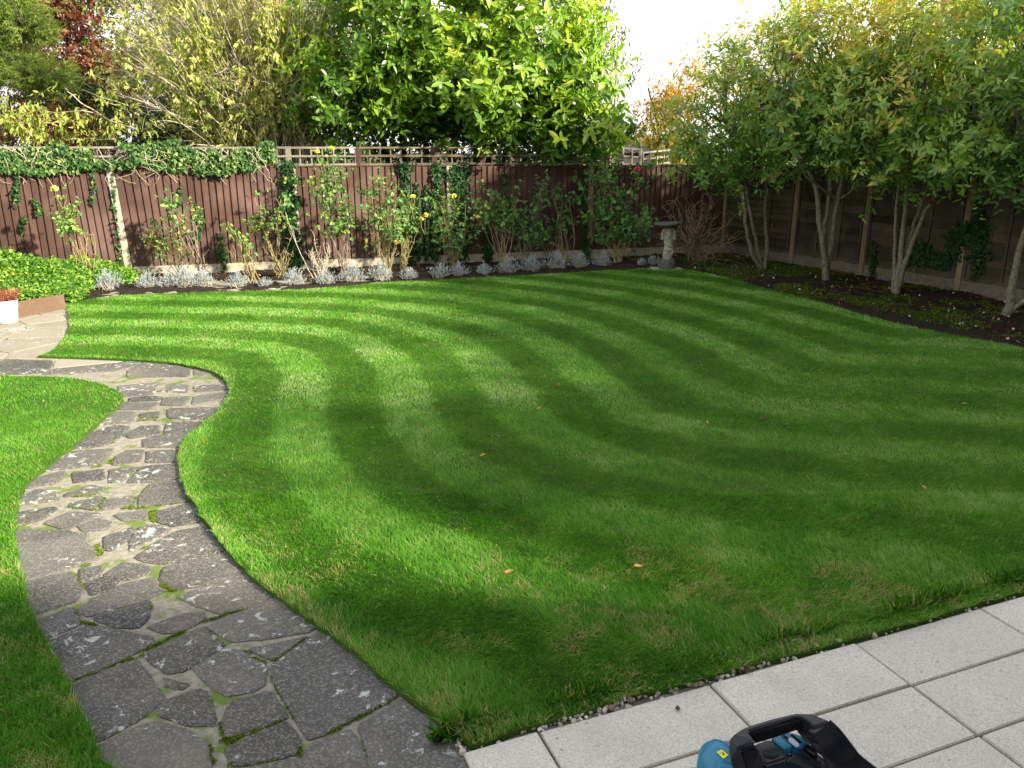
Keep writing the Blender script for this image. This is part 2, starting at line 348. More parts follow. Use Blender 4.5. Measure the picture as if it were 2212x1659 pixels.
lawn(main_poly, 'lawn', 'large striped lawn filling the middle of the garden')
lawn(left_poly, 'lawn', 'small lawn on the far side of the crazy paving path')

# mowing stripes follow a curved line
stripe_line = np.array(w2([(-300, 690), (150, 702), (400, 706), (640, 716), (775, 742), (850, 790), (880, 860), (900, 930), (960, 1000), (1080, 1058), (1300, 1128), (1550, 1180), (1900, 1225), (2300, 1262), (2900, 1300)]))
stripe_line = spline(stripe_line, 90)
_gx = np.arange(-7.5, 12.5, .05); _gy = np.arange(1.5, 17.5, .05); _X, _Y = np.meshgrid(_gx, _gy); _sd, _ss, _tx, _ty = dist_poly(_X.ravel(), _Y.ravel(), stripe_line)
_sd = (_sd*_ss).reshape(len(_gy), -1); _ta = np.stack([_tx, _ty], -1).reshape(len(_gy), -1, 2)
def stripe_field(x, y):
    x = np.clip((x+7.5)/.05, 0, len(_gx)-1.001); y = np.clip((y-1.5)/.05, 0, len(_gy)-1.001); i = x.astype(int); j = y.astype(int); fx = x-i; fy = y-j
    v = (_sd[j, i]*(1-fx)+_sd[j, i+1]*fx)*(1-fy)+(_sd[j+1, i]*(1-fx)+_sd[j+1, i+1]*fx)*fy; t = _ta[j, i]; return v, t[:, 0], t[:, 1]
def grass_blades(poly, name, label, seed, stripes, FD):
    rng = np.random.default_rng(seed); mb = MB(); edge = np.array(poly)
    x0, y0 = edge[:, 0].min(), edge[:, 1].min(); x1, y1 = edge[:, 0].max(), edge[:, 1].max()
    for (ya, yb, dens, wd, near) in ((1.0, 3.6, 34000, .0026, 1), (3.6, 4.8, 24000, .0030, 1), (4.8, 6.5, 14000, .0040, 0), (6.5, 9, 6500, .0062, 0), (9, 12.5, 4200, .0085, 0), (12.5, 20, 3000, .0105, 0)):
        ya = max(ya, y0-.01); yb = min(yb, y1+.01)
        if yb <= ya: continue
        n = int((x1-x0+.1)*(yb-ya)*dens); px = rng.uniform(x0-.03, x1+.03, n); py = rng.uniform(ya, yb, n)
        k = np.abs(px) < .68*py+1.5; px, py = px[k], py[k]
        de = FD(px, py); k = de < 0; px, py = px[k], py[k]; de = -de[k]; n = len(px)
        if not n: continue
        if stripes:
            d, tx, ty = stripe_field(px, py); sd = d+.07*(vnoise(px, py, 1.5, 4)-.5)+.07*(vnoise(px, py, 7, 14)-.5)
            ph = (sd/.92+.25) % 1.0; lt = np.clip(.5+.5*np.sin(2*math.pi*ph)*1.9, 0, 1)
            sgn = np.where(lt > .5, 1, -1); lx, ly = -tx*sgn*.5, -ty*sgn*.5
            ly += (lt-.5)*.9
        else:
            lt = .45*np.ones(n); lx = np.zeros(n); ly = np.zeros(n)
        h = rng.uniform(.014, .032, n)*(1+.3*(vnoise(px, py, 3, 1)-.5)); lean = rng.normal(0, 1, (n, 2))*.6
        clump = vnoise(px, py, 9, 8); straw = vnoise(px, py, 5, 2)*.6+vnoise(px, py, 17, 3)*.4
        sh = np.clip((4.9-py)/2.2, 0, 1)*(.5+.5*np.clip(vnoise(px, py, 1.2, 6)*1.6-.3, 0, 1))   # rougher, strawier turf by the patio
        h *= 1+.5*sh
        edgef = np.clip(1-de/.05, 0, 1); h *= 1+.25*edgef
        tint = .30+.23*lt*(np.clip((py+.25*px-3.0)/2.2, .25, 1) if stripes else .4)+.22*(vnoise(px, py, 2.3, 5)-.5)+.20*(vnoise(px, py, .9, 15)-.5)+.16*(vnoise(px, py, 26, 16)-.5)+.20*(clump-.5)+rng.normal(0, .06, n)  # light stripes also tinted paler, painting the sheen of leaning blades
        dry = rng.random(n) < np.clip((straw-.50)*1.6, 0, .6)*(.14+1.5*sh)+.012+.10*edgef+.07*np.clip(1-de/.35, 0, 1)*(clump > .45)
        tint = np.where(dry, rng.uniform(.82, 1, n), np.clip(tint, 0, .78))
        tipx = px+h*(lx*.75+lean[:, 0]); tipy = py+h*(ly*.75+lean[:, 1]); th = rng.uniform(0, math.pi, n)
        w = wd*rng.uniform(.7, 1.3, n); cx, cy = np.cos(th)*w/2, np.sin(th)*w/2; z0 = np.full(n, LZ-.004)
        b0 = np.stack([px-cx, py-cy, z0], 1); b1 = np.stack([px+cx, py+cy, z0], 1); tip = np.stack([tipx, tipy, LZ+h*.85], 1)
        if near:
            mxp = px+(tipx-px)*.38; myp = py+(tipy-py)*.38; mz = LZ+h*.55
            m0 = np.stack([mxp-cx*.8, myp-cy*.8, mz], 1); m1 = np.stack([mxp+cx*.8, myp+cy*.8, mz], 1)
            V = np.stack([b0, b1, m1, m0, tip], 1).reshape(-1, 3); q = np.arange(n)[:, None]*5
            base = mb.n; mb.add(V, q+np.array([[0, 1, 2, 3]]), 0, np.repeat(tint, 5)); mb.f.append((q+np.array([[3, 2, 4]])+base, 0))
        else:
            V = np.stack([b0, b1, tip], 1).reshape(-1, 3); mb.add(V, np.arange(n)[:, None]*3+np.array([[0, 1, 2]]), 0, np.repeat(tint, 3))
    return tag(mb.build(name, 'grass'), label, 'grass', kind='stuff')
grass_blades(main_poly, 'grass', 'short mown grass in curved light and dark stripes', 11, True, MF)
grass_blades(left_poly, 'grass', 'short plain grass left of the crazy paving path', 12, False, LF)

def weeds():
    rng = np.random.default_rng(15); mb = MB(); m = 260; x = rng.uniform(-5.5, 6, m); y = rng.uniform(2.2, 12, m); k = (MF(x, y) < -.08) & (np.abs(x) < .66*y+.3) & (vnoise(x, y, 1.1, 21) > .45); x, y = x[k], y[k]
    for a, b in zip(x, y):
        n = rng.integers(6, 20); q = rng.normal(0, .03, (n, 2)); D = rng.normal(0, 1, (n, 3)); D[:, 2] = abs(D[:, 2])*.35; leaves(mb, np.c_[q+[a, b], np.full(n, LZ+.012)], D, rng.normal(0, .25, (n, 3))+[0, 0, 1], rng.uniform(.012, .03, n), rng.uniform(.008, .016, n), np.clip(rng.normal(.35, .2, n), 0, 1), shape='round')
    tag(mb.build('lawn_weeds', 'rose'), 'small clover and daisy leaves scattered thinly through the lawn', 'weeds', kind='stuff')
weeds()
# ------------------------------------------------------------------ crazy paving path
def stone_mat(name, dark, mid, spk, lichen=.5, pale=.0):
    m, nt, out = new_mat(name); c = coords(nt)
    at = nt.nodes.new('ShaderNodeAttribute'); at.attribute_name = 'tint'
    base = ramp(nt, [(0, dark), (1, mid)], at.outputs['Fac'])
    big = noise(nt, 3.5, 4, .6, c); b1 = mix(nt, .35, base.outputs[0], ramp(nt, [(.35, dark), (.7, mid)], big.outputs[0]).outputs[0])
    vo = nt.nodes.new('ShaderNodeTexVoronoi'); vo.inputs['Scale'].default_value = 130; nt.links.new(c, vo.inputs['Vector'])
    hs = nt.nodes.new('ShaderNodeSeparateColor'); nt.links.new(vo.outputs['Color'], hs.inputs[0])
    sp_ = ramp(nt, [(.55, 0.0), (.95, .6)], hs.outputs[0]); b2 = mix(nt, sp_.outputs[0], b1, spk)
    ln = noise(nt, 17, 6, .68, c, .6); ln2 = noise(nt, 2.0, 2, .5, c)
    sm = N(nt, 'ShaderNodeMath', operation='MULTIPLY_ADD'); nt.links.new(ln2.outputs[0], sm.inputs[0]); sm.inputs[1].default_value = .45; nt.links.new(ln.outputs[0], sm.inputs[2])
    lm = ramp(nt, [(.845-.04*lichen, 0.0), (.90-.04*lichen, .75)], sm.outputs[0]); b3 = mix(nt, lm.outputs[0], b2, (.50, .52, .50))
    st = noise(nt, 1.1, 3, .5, c); b4 = mix(nt, ramp(nt, [(.5, 0.0), (.75, .35)], st.outputs[0]).outputs[0], b3, (.22, .19, .13))
    hh = mix(nt, .5, vo.outputs['Distance'], ln.outputs[0])
    principled(nt, out, b4, .85, bump(nt, hh, .55, .004), .25); return m
G['stone'] = stone_mat('aggregate_paving_stones', (.036, .036, .034), (.122, .116, .104), (.24, .22, .20), .1)
G['stone_pale'] = stone_mat('pale_paving_stones', (.16, .14, .105), (.28, .25, .20), (.34, .31, .26), .2)
def mortar_mat():
    m, nt, out = new_mat('mossy_mortar'); c = coords(nt)
    n = noise(nt, 24, 5, .7, c); mo = noise(nt, 4.5, 4, .65, c)
    b = ramp(nt, [(.3, (.15, .137, .108)), (.7, (.31, .285, .235))], n.outputs[0])
    k = ramp(nt, [(.53, 0.0), (.60, .9)], mo.outputs[0]); d = mix(nt, k.outputs[0], b.outputs[0], (.10, .15, .02))
    principled(nt, out, d, .95, bump(nt, n.outputs[0], .7, .006), .15); return m
G['mortar'] = mortar_mat()
c3 = lambda pts: [(86.4+x*.4454, 1244+y*.4454) for x, y in pts]
c4 = lambda pts: [(x*.3515, 829.4+y*.3515) for x, y in pts]
stones = [c3(s) for s in (
 [(1312, 292), (1372, 262), (1430, 290), (1755, 568), (1300, 790), (1215, 640), (1135, 500), (1135, 425)],
 [(1758, 590), (2130, 880), (2140, 1040), (1690, 1040), (1600, 850), (1545, 722)],
 [(1500, 745), (1560, 850), (1600, 960), (1600, 1040), (1290, 1040), (1280, 850), (1320, 815)],
 [(1010, 352), (1295, 290), (1130, 400)],
 [(745, 440), (900, 352), (985, 370), (1090, 430), (1082, 520), (1030, 548), (905, 572), (815, 510)],
 [(515, 375), (700, 285), (785, 245), (885, 330), (820, 388), (700, 450), (620, 462), (535, 405)],
 [(150, 525), (300, 465), (465, 405), (520, 485), (595, 590), (480, 685), (285, 795), (195, 680)],
 [(590, 612), (640, 592), (768, 548), (800, 565), (845, 680), (838, 715), (700, 710), (585, 668)],
 [(925, 602), (1115, 560), (1195, 680), (1060, 730), (905, 770), (885, 720)],
 [(905, 832), (1080, 755), (1185, 705), (1255, 790), (1235, 855), (1080, 892), (945, 912)],
 [(290, 822), (440, 745), (560, 705), (700, 745), (805, 803), (825, 931), (815, 1040), (380, 1040)],
 [(30, 318), (200, 250), (300, 245), (535, 292), (548, 325), (400, 395), (140, 512)],
 [(810, 240), (1000, 163), (1140, 100), (1335, 240), (1290, 268), (1100, 295), (945, 310), (865, 270)],
 [(520, 242), (700, 182), (780, 172), (795, 205), (680, 262), (600, 268)],
 [(255, 200), (518, 118), (535, 132), (515, 200), (480, 242), (380, 242)],
 [(665, 95), (1020, -20), (1140, 90), (1000, 148), (880, 176), (760, 138)],
 [(605, 492), (715, 522), (680, 540), (622, 528)],
 [(945, 940), (1235, 882), (1245, 960), (1200, 1040), (950, 1040)],
 [(-60, 230), (150, 153), (195, 225), (10, 305)],
 [(185, 150), (430, 80), (535, 53), (595, 70), (535, 98), (240, 192)],
 [(850, 960), (900, 960), (905, 1040), (850, 1040)])]
stones += [c4(s) for s in (
 [(70, 1000), (450, 922), (538, 908), (528, 980), (595, 1058), (450, 1120), (100, 1220)],
 [(70, 892), (400, 892), (475, 915), (300, 955), (70, 985)],
 [(642, 937), (825, 873), (788, 940), (690, 1015), (642, 1008)],
 [(803, 962), (852, 883), (930, 862), (1045, 880), (978, 928), (803, 1020)],
 [(833, 1060), (960, 973), (1080, 903), (1260, 870), (1400, 1010), (1150, 1077), (1000, 1097), (900, 1087)],
 [(1003, 1122), (1420, 1022), (1540, 1150), (1250, 1226), (1080, 1256), (993, 1200)],
 [(100, 1228), (428, 1152), (498, 1258), (458, 1327), (330, 1365), (100, 1440)],
 [(522, 1222), (640, 1182), (727, 1202), (658, 1258), (562, 1286)],
 [(492, 1133), (636, 1113), (598, 1177), (502, 1206)],
 [(643, 1168), (760, 1093), (898, 1112), (936, 1150), (780, 1196)],
 [(562, 1320), (740, 1233), (948, 1184), (966, 1240), (800, 1286), (602, 1366)],
 [(272, 850), (420, 783), (616, 792), (460, 866), (400, 882)],
 [(483, 870), (600, 823), (697, 850), (640, 887), (522, 896)],
 [(60, 795), (328, 752), (338, 770), (250, 828), (60, 875)],
 [(70, 710), (230, 643), (318, 652), (366, 708), (70, 745)],
 [(402, 670), (560, 618), (636, 640), (598, 668), (402, 687)],
 [(432, 730), (618, 683), (618, 720), (560, 767), (442, 748)],
 [(642, 710), (828, 682), (798, 738), (622, 767)],
 [(853, 743), (863, 682), (922, 612), (1100, 588), (1190, 710), (950, 738)],
 [(703, 800), (897, 772), (897, 827), (762, 832)],
 [(962, 780), (1190, 722), (1270, 830), (1060, 867), (972, 838)],
 [(160, 590), (380, 532), (398, 547), (358, 598), (130, 640)],
 [(442, 542), (628, 522), (637, 578), (460, 602)],
 [(672, 522), (856, 507), (740, 592), (672, 597)],
 [(783, 600), (872, 503), (1120, 483), (1120, 573), (900, 597)],
 [(250, 530), (440, 412), (697, 393), (618, 488), (450, 508)],
 [(712, 440), (780, 403), (877, 403), (858, 468), (693, 492)],
 [(903, 410), (1150, 395), (1120, 470), (903, 478)],
 [(883, 340), (960, 312), (1240, 318), (1180, 380), (883, 383)],
 [(440, 395), (540, 300), (700, 253), (797, 257), (740, 318), (640, 373)],
 [(763, 310), (860, 258), (977, 253), (977, 308), (800, 327)],
 [(1013, 310), (1022, 233), (1330, 222), (1240, 300), (1100, 317)],
 [(540, 250), (680, 172), (818, 167), (818, 233)],
 [(863, 180), (977, 167), (967, 193), (863, 198)],
 [(1033, 150), (1420, 138), (1350, 212), (1042, 207)],
 [(670, 130), (760, 112), (977, 112), (918, 152), (740, 152)],
 [(1003, 82), (1167, 73), (1128, 127), (993, 127)],
 [(1193, 72), (1450, 42), (1440, 80), (1183, 122)],
 [(793, 85), (900, 72), (997, 77), (967, 98), (802, 103)],
 [(963, 40), (1060, 2), (1157, 2), (1147, 48)],
 [(1193, 12), (1440, -5), (1440, 28), (1203, 43)],
 [(740, 45), (930, 20), (960, 30), (930, 62), (760, 72)],
 [(720, 10), (930, -8), (1030, -5), (950, 15), (740, 35)])]
SZ = 0.004
def add_stone(mb, poly, rng, h=.016, jit=.004, tint=None, inset=.006):
    p = np.array(poly)[:, :2]
    for w_ in (.07, .15):   # worn corners
        q = np.roll(p, -1, 0); p = np.stack([p*(1-w_)+q*w_, p*w_+q*(1-w_)], 1).reshape(-1, 2)
    cc_ = p.mean(0); rr_ = np.linalg.norm(p-cc_, axis=1, keepdims=True); p = cc_+(p-cc_)*(1+.013/rr_)
    # densify and roughen the broken edge
    q = np.roll(p, -1, 0); p = np.stack([p, (p+q)/2], 1).reshape(-1, 2); p = p+rng.normal(0, jit*.6, p.shape)
    c = p.mean(0); n = len(p); pin = c+(p-c)*(1-inset*2/np.maximum(np.linalg.norm(p-c, axis=1, keepdims=True), .02))
    tilt = rng.normal(0, .004, 2); zt = lambda a: SZ+(a-c)@tilt
    V = np.vstack([np.c_[p, np.full(n, SZ-h-.02)], np.c_[p, zt(p)-.005], np.c_[pin, zt(pin)], [[*c, SZ]]])
    i = np.arange(n); j = (i+1) % n; t = rng.random() if tint is None else tint
    b = mb.n; mb.add(V, np.vstack([np.stack([i, j, n+j, n+i], 1), np.stack([n+i, n+j, 2*n+j, 2*n+i], 1)]), 0, t)
    mb.f.append((np.stack([2*n+i, 2*n+j, np.full(n, 3*n)], 1)+b, 0))
def clip(poly, a, nn):
    """keep the side where (p-a).nn < 0"""
    out = []; m = len(poly)
    for i in range(m):
        p, q = poly[i], poly[(i+1) % m]; dp = (p-a)@nn; dq = (q-a)@nn
        if dp < 0: out.append(p)
        if (dp < 0) != (dq < 0): out.append(p+(q-p)*dp/(dp-dq))
    return out
def voronoi_stones(mb, region, spacing, gap, rng, stretch=1.0):
    x0, y0, x1, y1 = region; S = []
    for gx in np.arange(x0, x1, spacing*stretch):
        for gy in np.arange(y0, y1, spacing): S.append((gx+rng.uniform(-.42, .42)*spacing*stretch, gy+rng.uniform(-.42, .42)*spacing))
    S = np.array(S)
    for s in S:
        d = S-s; o = np.argsort((d**2).sum(1))[1:16]; poly = [s+np.array(q)*spacing*1.6 for q in ((-1, -1), (1, -1), (1, 1), (-1, 1))]
        for k in o:
            nn = d[k]/np.linalg.norm(d[k]); poly = clip(poly, s+d[k]/2-nn*gap/2, nn)
            if len(poly) < 3: break
        if len(poly) >= 3: yield np.array(poly)
rng = np.random.default_rng(21)
mb = MB(); mb.add([(-12, .2, -.006), (3.0, .2, -.006), (3.0, 13.2, -.006), (-12, 13.2, -.006)], [[0, 1, 2, 3]])
mb.build('path', 'mortar'); path = bpy.data.objects['path']; tag(path, 'curving crazy paving path of dark aggregate stones', kind='structure')
mb = MB()
for s in stones: add_stone(mb, w2(s, SZ), rng)
mb2 = MB(); ylim = W(0, 829, 0)[1]
farthest = W(0, 765, 0)[1]
for poly in voronoi_stones(mb2, (-11, ylim+.1, -2.2, 13), .52, .045, rng, 1.25):
    c = poly.mean(0)
    if c[1] < ylim+.18: continue
    add_stone(mb2 if c[1] > farthest-.3 else mb, poly, rng)
# broken stones at the near left, out of the frame
for poly in voronoi_stones(mb2, (-4.2, .3, .6, 1.75), .5, .04, rng): add_stone(mb, poly, rng)
mb.build('paving_stones', 'stone', path); mb2.build('paving_stones', 'stone_pale', path)
# moss cushions in the joints
def moss_clump(mb, p, r, rng, n=60):
    a = rng.uniform(0, 6.28, n); q = np.sqrt(rng.random(n))*r; P = np.stack([p[0]+q*np.cos(a), p[1]+q*np.sin(a), np.full(n, p[2])], 1)
    D = rdir(rng, n)*.8; D[:, 2] = abs(D[:, 2])+.5; leaves(mb, P, D, rdir(rng, n), .009, .006, rng.uniform(.3, 1, n), simple=True)
G['moss'] = leaf_mat('moss', [(0, (.03, .05, .008)), (.5, (.085, .14, .012)), (1, (.20, .26, .03))], .9, .2, (1.1, 1.1, .5), .1)
mb = MB()
for (a, b) in ([(510, 360), (700, 265)], [(790, 222), (1000, 155)], [(800, 260), (860, 330)], [(1000, 365), (1085, 425)], [(160, 508), (330, 450)], [(1390, 765), (1720, 590)], [(1130, 490), (1230, 680)], [(880, 715), (890, 800)], [(890, 800), (960, 780)], [(1140, 410), (1290, 300)], [(330, 445), (500, 380)], [(140, 155), (190, 195)], [(200, 225), (270, 240)], [(590, 40), (650, 70)], [(820, 820), (840, 931)], [(900, 815), (1190, 690)], [(1250, 830), (1270, 870)], [(930, 915), (1200, 900)], [(180, 20), (190, 60)], [(510, 130), (540, 160)]):
    (x0, y0), (x1, y1) = c3([a, b]); p0, p1 = W(x0, y0, 0), W(x1, y1, 0); L = np.linalg.norm(p1-p0)
    for t in np.arange(0, 1, .012/L): 
        if rng.random() < .8: moss_clump(mb, p0+(p1-p0)*t+rng.normal(0, .004, 3)*[1, 1, 0]+[0, 0, -.003], rng.uniform(.006, .016), rng, 26)
for (a, b) in ([(860, 210), (975, 205)], [(860, 222), (975, 218)], [(460, 690), (600, 670)], [(430, 755), (600, 770)], [(820, 700), (800, 755)], [(760, 762), (900, 760)], [(925, 775), (935, 830)], [(960, 780), (930, 830)], [(960, 740), (1140, 722)], [(520, 990), (560, 1040)], [(560, 1035), (620, 1045)], [(600, 990), (620, 1045)], [(1000, 1230), (1060, 1270)], [(1010, 1100), (1340, 1030)], [(700, 597), (860, 510)], [(440, 1160), (490, 1260)], [(640, 700), (600, 750)], [(1060, 315), (1010, 300)], [(690, 345), (680, 370)], [(690, 460), (690, 490)], [(550, 508), (640, 500)], [(940, 840), (1020, 855)], [(460, 1125), (590, 1100)], [(990, 990), (870, 1010)]):
    (x0, y0), (x1, y1) = c4([a, b]); p0, p1 = W(x0, y0, 0), W(x1, y1, 0); L = np.linalg.norm(p1-p0)
    for t in np.arange(0, 1, .018/L):
        if rng.random() < .8: moss_clump(mb, p0+(p1-p0)*t+rng.normal(0, .006, 3)*[1, 1, 0]+[0, 0, -.003], rng.uniform(.01, .024), rng, 30)
tag(mb.build('moss', 'moss'), 'bright green moss growing in the joints of the path', 'moss', kind='stuff')

# ------------------------------------------------------------------ patio slabs
def slab_mat():
    m, nt, out = new_mat('pale_textured_slabs'); c = coords(nt)
    at = nt.nodes.new('ShaderNodeAttribute'); at.attribute_name = 'tint'
    b = ramp(nt, [(0, (.56, .52, .445)), (1, (.68, .64, .57))], at.outputs['Fac'])
    n = noise(nt, 260, 3, .7, c); n2 = noise(nt, 120, 5, .8, c, .5); n3 = noise(nt, 2.2, 4, .6, c)
    d = mix(nt, ramp(nt, [(.44, .0), (.62, .9)], n2.outputs[0]).outputs[0], b.outputs[0], (.33, .305, .265))
    d = mix(nt, ramp(nt, [(.52, .0), (.70, .8)], n.outputs[0]).outputs[0], d, (.62, .61, .58))
    d = mix(nt, ramp(nt, [(.5, 0.0), (.8, .35)], n3.outputs[0]).outputs[0], d, (.30, .27, .20))
    n5 = noise(nt, 7, 5, .7, c, .8); d = mix(nt, ramp(nt, [(.54, 0.0), (.76, .28)], n5.outputs[0]).outputs[0], d, (.20, .19, .14)); n6 = noise(nt, .9, 3, .5, c); d = mix(nt, ramp(nt, [(.42, 0.0), (.62, .14)], n6.outputs[0]).outputs[0], d, (.30, .28, .24))
    n4 = noise(nt, 55, 2, .5, c); d = mix(nt, ramp(nt, [(.70, .0), (.74, .7)], n4.outputs[0]).outputs[0], d, (.09, .08, .07))
    principled(nt, out, d, .85, bump(nt, n2.outputs[0], .6, .004), .25); return m
G['slab'] = slab_mat()
pA = [W(*p, 0)[:2] for p in ((1161.4, 1586), (1537.8, 1483.3), (1846, 1395), (2113.8, 1319))]
ex = norm(pA[3]-pA[0]); ey = np.array([-ex[1], ex[0]]); L1 = np.linalg.norm(pA[3]-pA[0])/3
pB = [W(*p, 0)[:2] for p in ((1423.7, 1657.3), (1976.9, 1486.2), (2211.9, 1406.3))]
dB = np.mean([abs((p-pA[0])@ey) for p in pB])
print('slab', L1, dB, np.degrees(math.atan2(ex[1], ex[0])), [round(float((p-pA[0])@ex), 3) for p in pA], [round(float((p-pA[0])@ey), 3) for p in pB])
mb = MB(); mb.add([tuple(pA[0]-ex*2+ey*.12)+(-.002,), tuple(pA[0]+ex*12+ey*.12)+(-.002,), tuple(pA[0]+ex*12-ey*6)+(-.002,), tuple(pA[0]-ex*2-ey*6)+(-.002,)], [[3, 2, 1, 0]])
patio = mb.build('patio', simple_mat('patio_bedding', (.055, .055, .035), (.26, .24, .20), 7, .95, .8, .006)); tag(patio, 'patio of pale textured rectangular slabs', kind='structure')
mb = MB(); g = .012
for j in range(8):
    for i in range(-1, 16):
        c = pA[0]+ex*((i+.5)*L1)-ey*((j+.5)*dB); 
        xa = 0 if i > -1 else .5   # cut slab at the path
        sx = L1-g if i > -1 else .30; cc = c if i > -1 else pA[0]-ex*(.15+g/2)-ey*((j+.5)*dB)
        rn = np.random.default_rng(i*31+j+99)
        bm = bmesh.new(); bmesh.ops.create_cube(bm, size=1)
        for v in bm.verts: v.co = Vector((v.co.x*sx, v.co.y*(dB-g), v.co.z*.04))
        bmesh.ops.bevel(bm, geom=list(bm.edges), offset=.004, segments=2, affect='EDGES')
        tl = rn.normal(0, .0035, 2)
        for v in bm.verts: v.co.z += v.co.x*tl[0]+v.co.y*tl[1]*2; v.co.x += rn.normal(0, .0008); v.co.y += rn.normal(0, .0008)
        A3 = np.array([[ex[0], ex[1], 0], [ey[0], ey[1], 0], [0, 0, 1]]); zz = rn.normal(0, .0015)
        from_bm(mb, bm, lambda p: np.array([cc[0], cc[1], -.004+zz])+p@A3, 0, rn.random())
mb.build('paving_slabs', 'slab', patio)
def pix2local(p): return (p-pA[0])@ex, (p-pA[0])@ey
# gravel along the edge of the patio
G['pebble'] = leaf_mat('pebbles', [(0, (.16, .13, .10)), (.5, (.36, .32, .26)), (1, (.62, .60, .55))], .7, .0, (1, 1, 1), .3)
mb = MB(); rng = np.random.default_rng(8)
bm = bmesh.new(); bmesh.ops.create_icosphere(bm, subdivisions=1, radius=1); IV = np.array([v.co[:] for v in bm.verts]); IF = np.array([[v.index for v in f.verts] for f in bm.faces]); bm.free()
for k in range(1700):
    s = rng.uniform(-.35, 7.5) if k < 1500 else rng.uniform(-.1, 1.6); off = .045+rng.normal(0, .022)
    r = rng.uniform(.004, .013)*(1.35 if rng.random() < .2 else 1); p = pA[0]+ex*s+ey*off
    V = IV*r*rng.uniform(.6, 1.3, 3)*(1+rng.normal(0, .12, (len(IV), 1))); a = rng.uniform(0, 6.28); c_, s_ = math.cos(a), math.sin(a)
    V = V@np.array([[c_, s_, 0], [-s_, c_, 0], [0, 0, 1]]); mb.add(V+[p[0], p[1], r*.4+rng.uniform(0, .012)], IF, 0, rng.random())
tag(mb.build('gravel', 'pebble'), 'strip of small pale stones between patio and lawn', 'gravel', kind='stuff')
# longer grass overhanging the gravel strip
mb = MB(); n = 9000; s = rng.uniform(-.4, 7.5, n); off = .10+np.abs(rng.normal(0, .03, n)); P = np.stack([pA[0][0]+ex[0]*s+ey[0]*off, pA[0][1]+ex[1]*s+ey[1]*off, np.full(n, .0)], 1)
D = rng.normal(0, .5, (n, 3)); D[:, 2] = 1; D[:, :2] -= ey*.45; h = rng.uniform(.03, .075, n)*(.6+.8*vnoise(s, s*0, 4))
leaves(mb, P, D, rdir(rng, n), h, .0035, np.where(rng.random(n) < .12, .9, rng.uniform(.05, .5, n)), curl=.4, simple=True)
tag(mb.build('grass', 'grass'), 'longer untrimmed grass fringing the patio edge', 'grass', kind='stuff')

# ------------------------------------------------------------------ soil beds
A0 = W(283, 597, 0)[:2]; B0 = W(1270, 557, 0)[:2]; fe = norm(B0-A0); fn = np.array([fe[1], -fe[0]])   # fn faces the garden
R0 = W(1710, 571, 0)[:2]; R1 = W(2095, 636, 0)[:2]; re = norm(R1-R0); rn_ = np.array([re[1], -re[0]])
if rn_[0] > 0: rn_ = -rn_
Mx = np.array([fe, -re]).T; tt = np.linalg.solve(Mx, R0-A0); CORNER = A0+fe*tt[0]
BAY = np.linalg.norm(B0-A0)/3
print('fence', A0, B0, 'bay', BAY, 'corner', CORNER, 'right', R0, R1)
def soil_mat():
    m, nt, out = new_mat('dark_soil'); c = coords(nt)
    n = noise(nt, 18, 8, .75, c); n2 = noise(nt, 1.6, 3, .6, c); n3 = noise(nt, 90, 2, .5, c)
    b = ramp(nt, [(.3, (.009, .007, .005)), (.65, (.034, .024, .017)), (.85, (.10, .07, .045))], n.outputs[0])
    d = mix(nt, ramp(nt, [(.66, 0.0), (.70, .6)], n3.outputs[0]).outputs[0], b.outputs[0], (.20, .14, .08))
    principled(nt, out, d, .95, bump(nt, n.outputs[0], 1.0, .03), .15); return m
G['soil'] = soil_mat()
xs = np.arange(-11, 13.01, .07); ys = np.arange(5.0, 18.4, .07); X, Y = np.meshgrid(xs, ys); x = X.ravel(); y = Y.ravel()
d = MF(x, y); ins = d < 0; d = np.abs(d)
z = .012+.05*(vnoise(x, y, 3.2, 1)-.4)+.03*(vnoise(x, y, 9, 2)-.5)+.02*(vnoise(x, y, 24, 3)-.5); z = z*np.clip(d/.25, 0, 1)-.02*(1-np.clip(d/.12, 0, 1)); z[ins] = -.09
dl = (x-A0[0])*fn[0]+(y-A0[1])*fn[1]   # in front of the back fence > 0
pth = (x < -3.2) & (y < W(100, 668)[1]-.02-.10*(x+5))
z[pth] = -.09
z[(y < 9.5) & (x < 3)] = -.12
nx, ny = len(xs), len(ys); i, j = np.meshgrid(np.arange(nx-1), np.arange(ny-1)); q = (j*nx+i).ravel()
mb = MB(); mb.add(np.stack([x, y, z], 1), np.stack([q, q+1, q+nx+1, q+nx], 1)); bed = mb.build('flower_bed', 'soil', smooth=True); tag(bed, 'dark soil beds along the two fences', kind='structure')
def scatter_bed(n, rng, which):
    m = n*4+20
    if which == 'back': P = A0+fe*rng.uniform(-.2, tt[0], (m, 1))+fn*rng.uniform(.08, 1.15, (m, 1))
    else: P = R0+re*rng.uniform(-1.9, 9, (m, 1))+rn_*rng.uniform(.08, 2.6, (m, 1))
    P = P[MF(P[:, 0], P[:, 1]) > 0]; return P[:n]
rng = np.random.default_rng(31)
mb = MB()
for which, n in (('back', 700), ('right', 2600)):
    p = scatter_bed(n, rng, which); k = (vnoise(p[:, 0], p[:, 1], 1.6, 7) > .42); p = p[k]; n = len(p)
    D = rdir(rng, n); D[:, 2] *= .25; U = rng.normal(0, .35, (n, 3)); U[:, 2] = 1
    leaves(mb, np.c_[p, rng.uniform(.03, .06, n)], D, U, rng.uniform(.035, .08, n), rng.uniform(.015, .035, n), np.clip(rng.normal(.08, .22, n), 0, 1), curl=.15, fold=.5)
tag(mb.build('leaf_litter', 'fallen'), 'fallen brown leaves scattered over the soil beds', 'leaf litter', kind='stuff')
mb = MB(); p = scatter_bed(60000, rng, 'right'); 
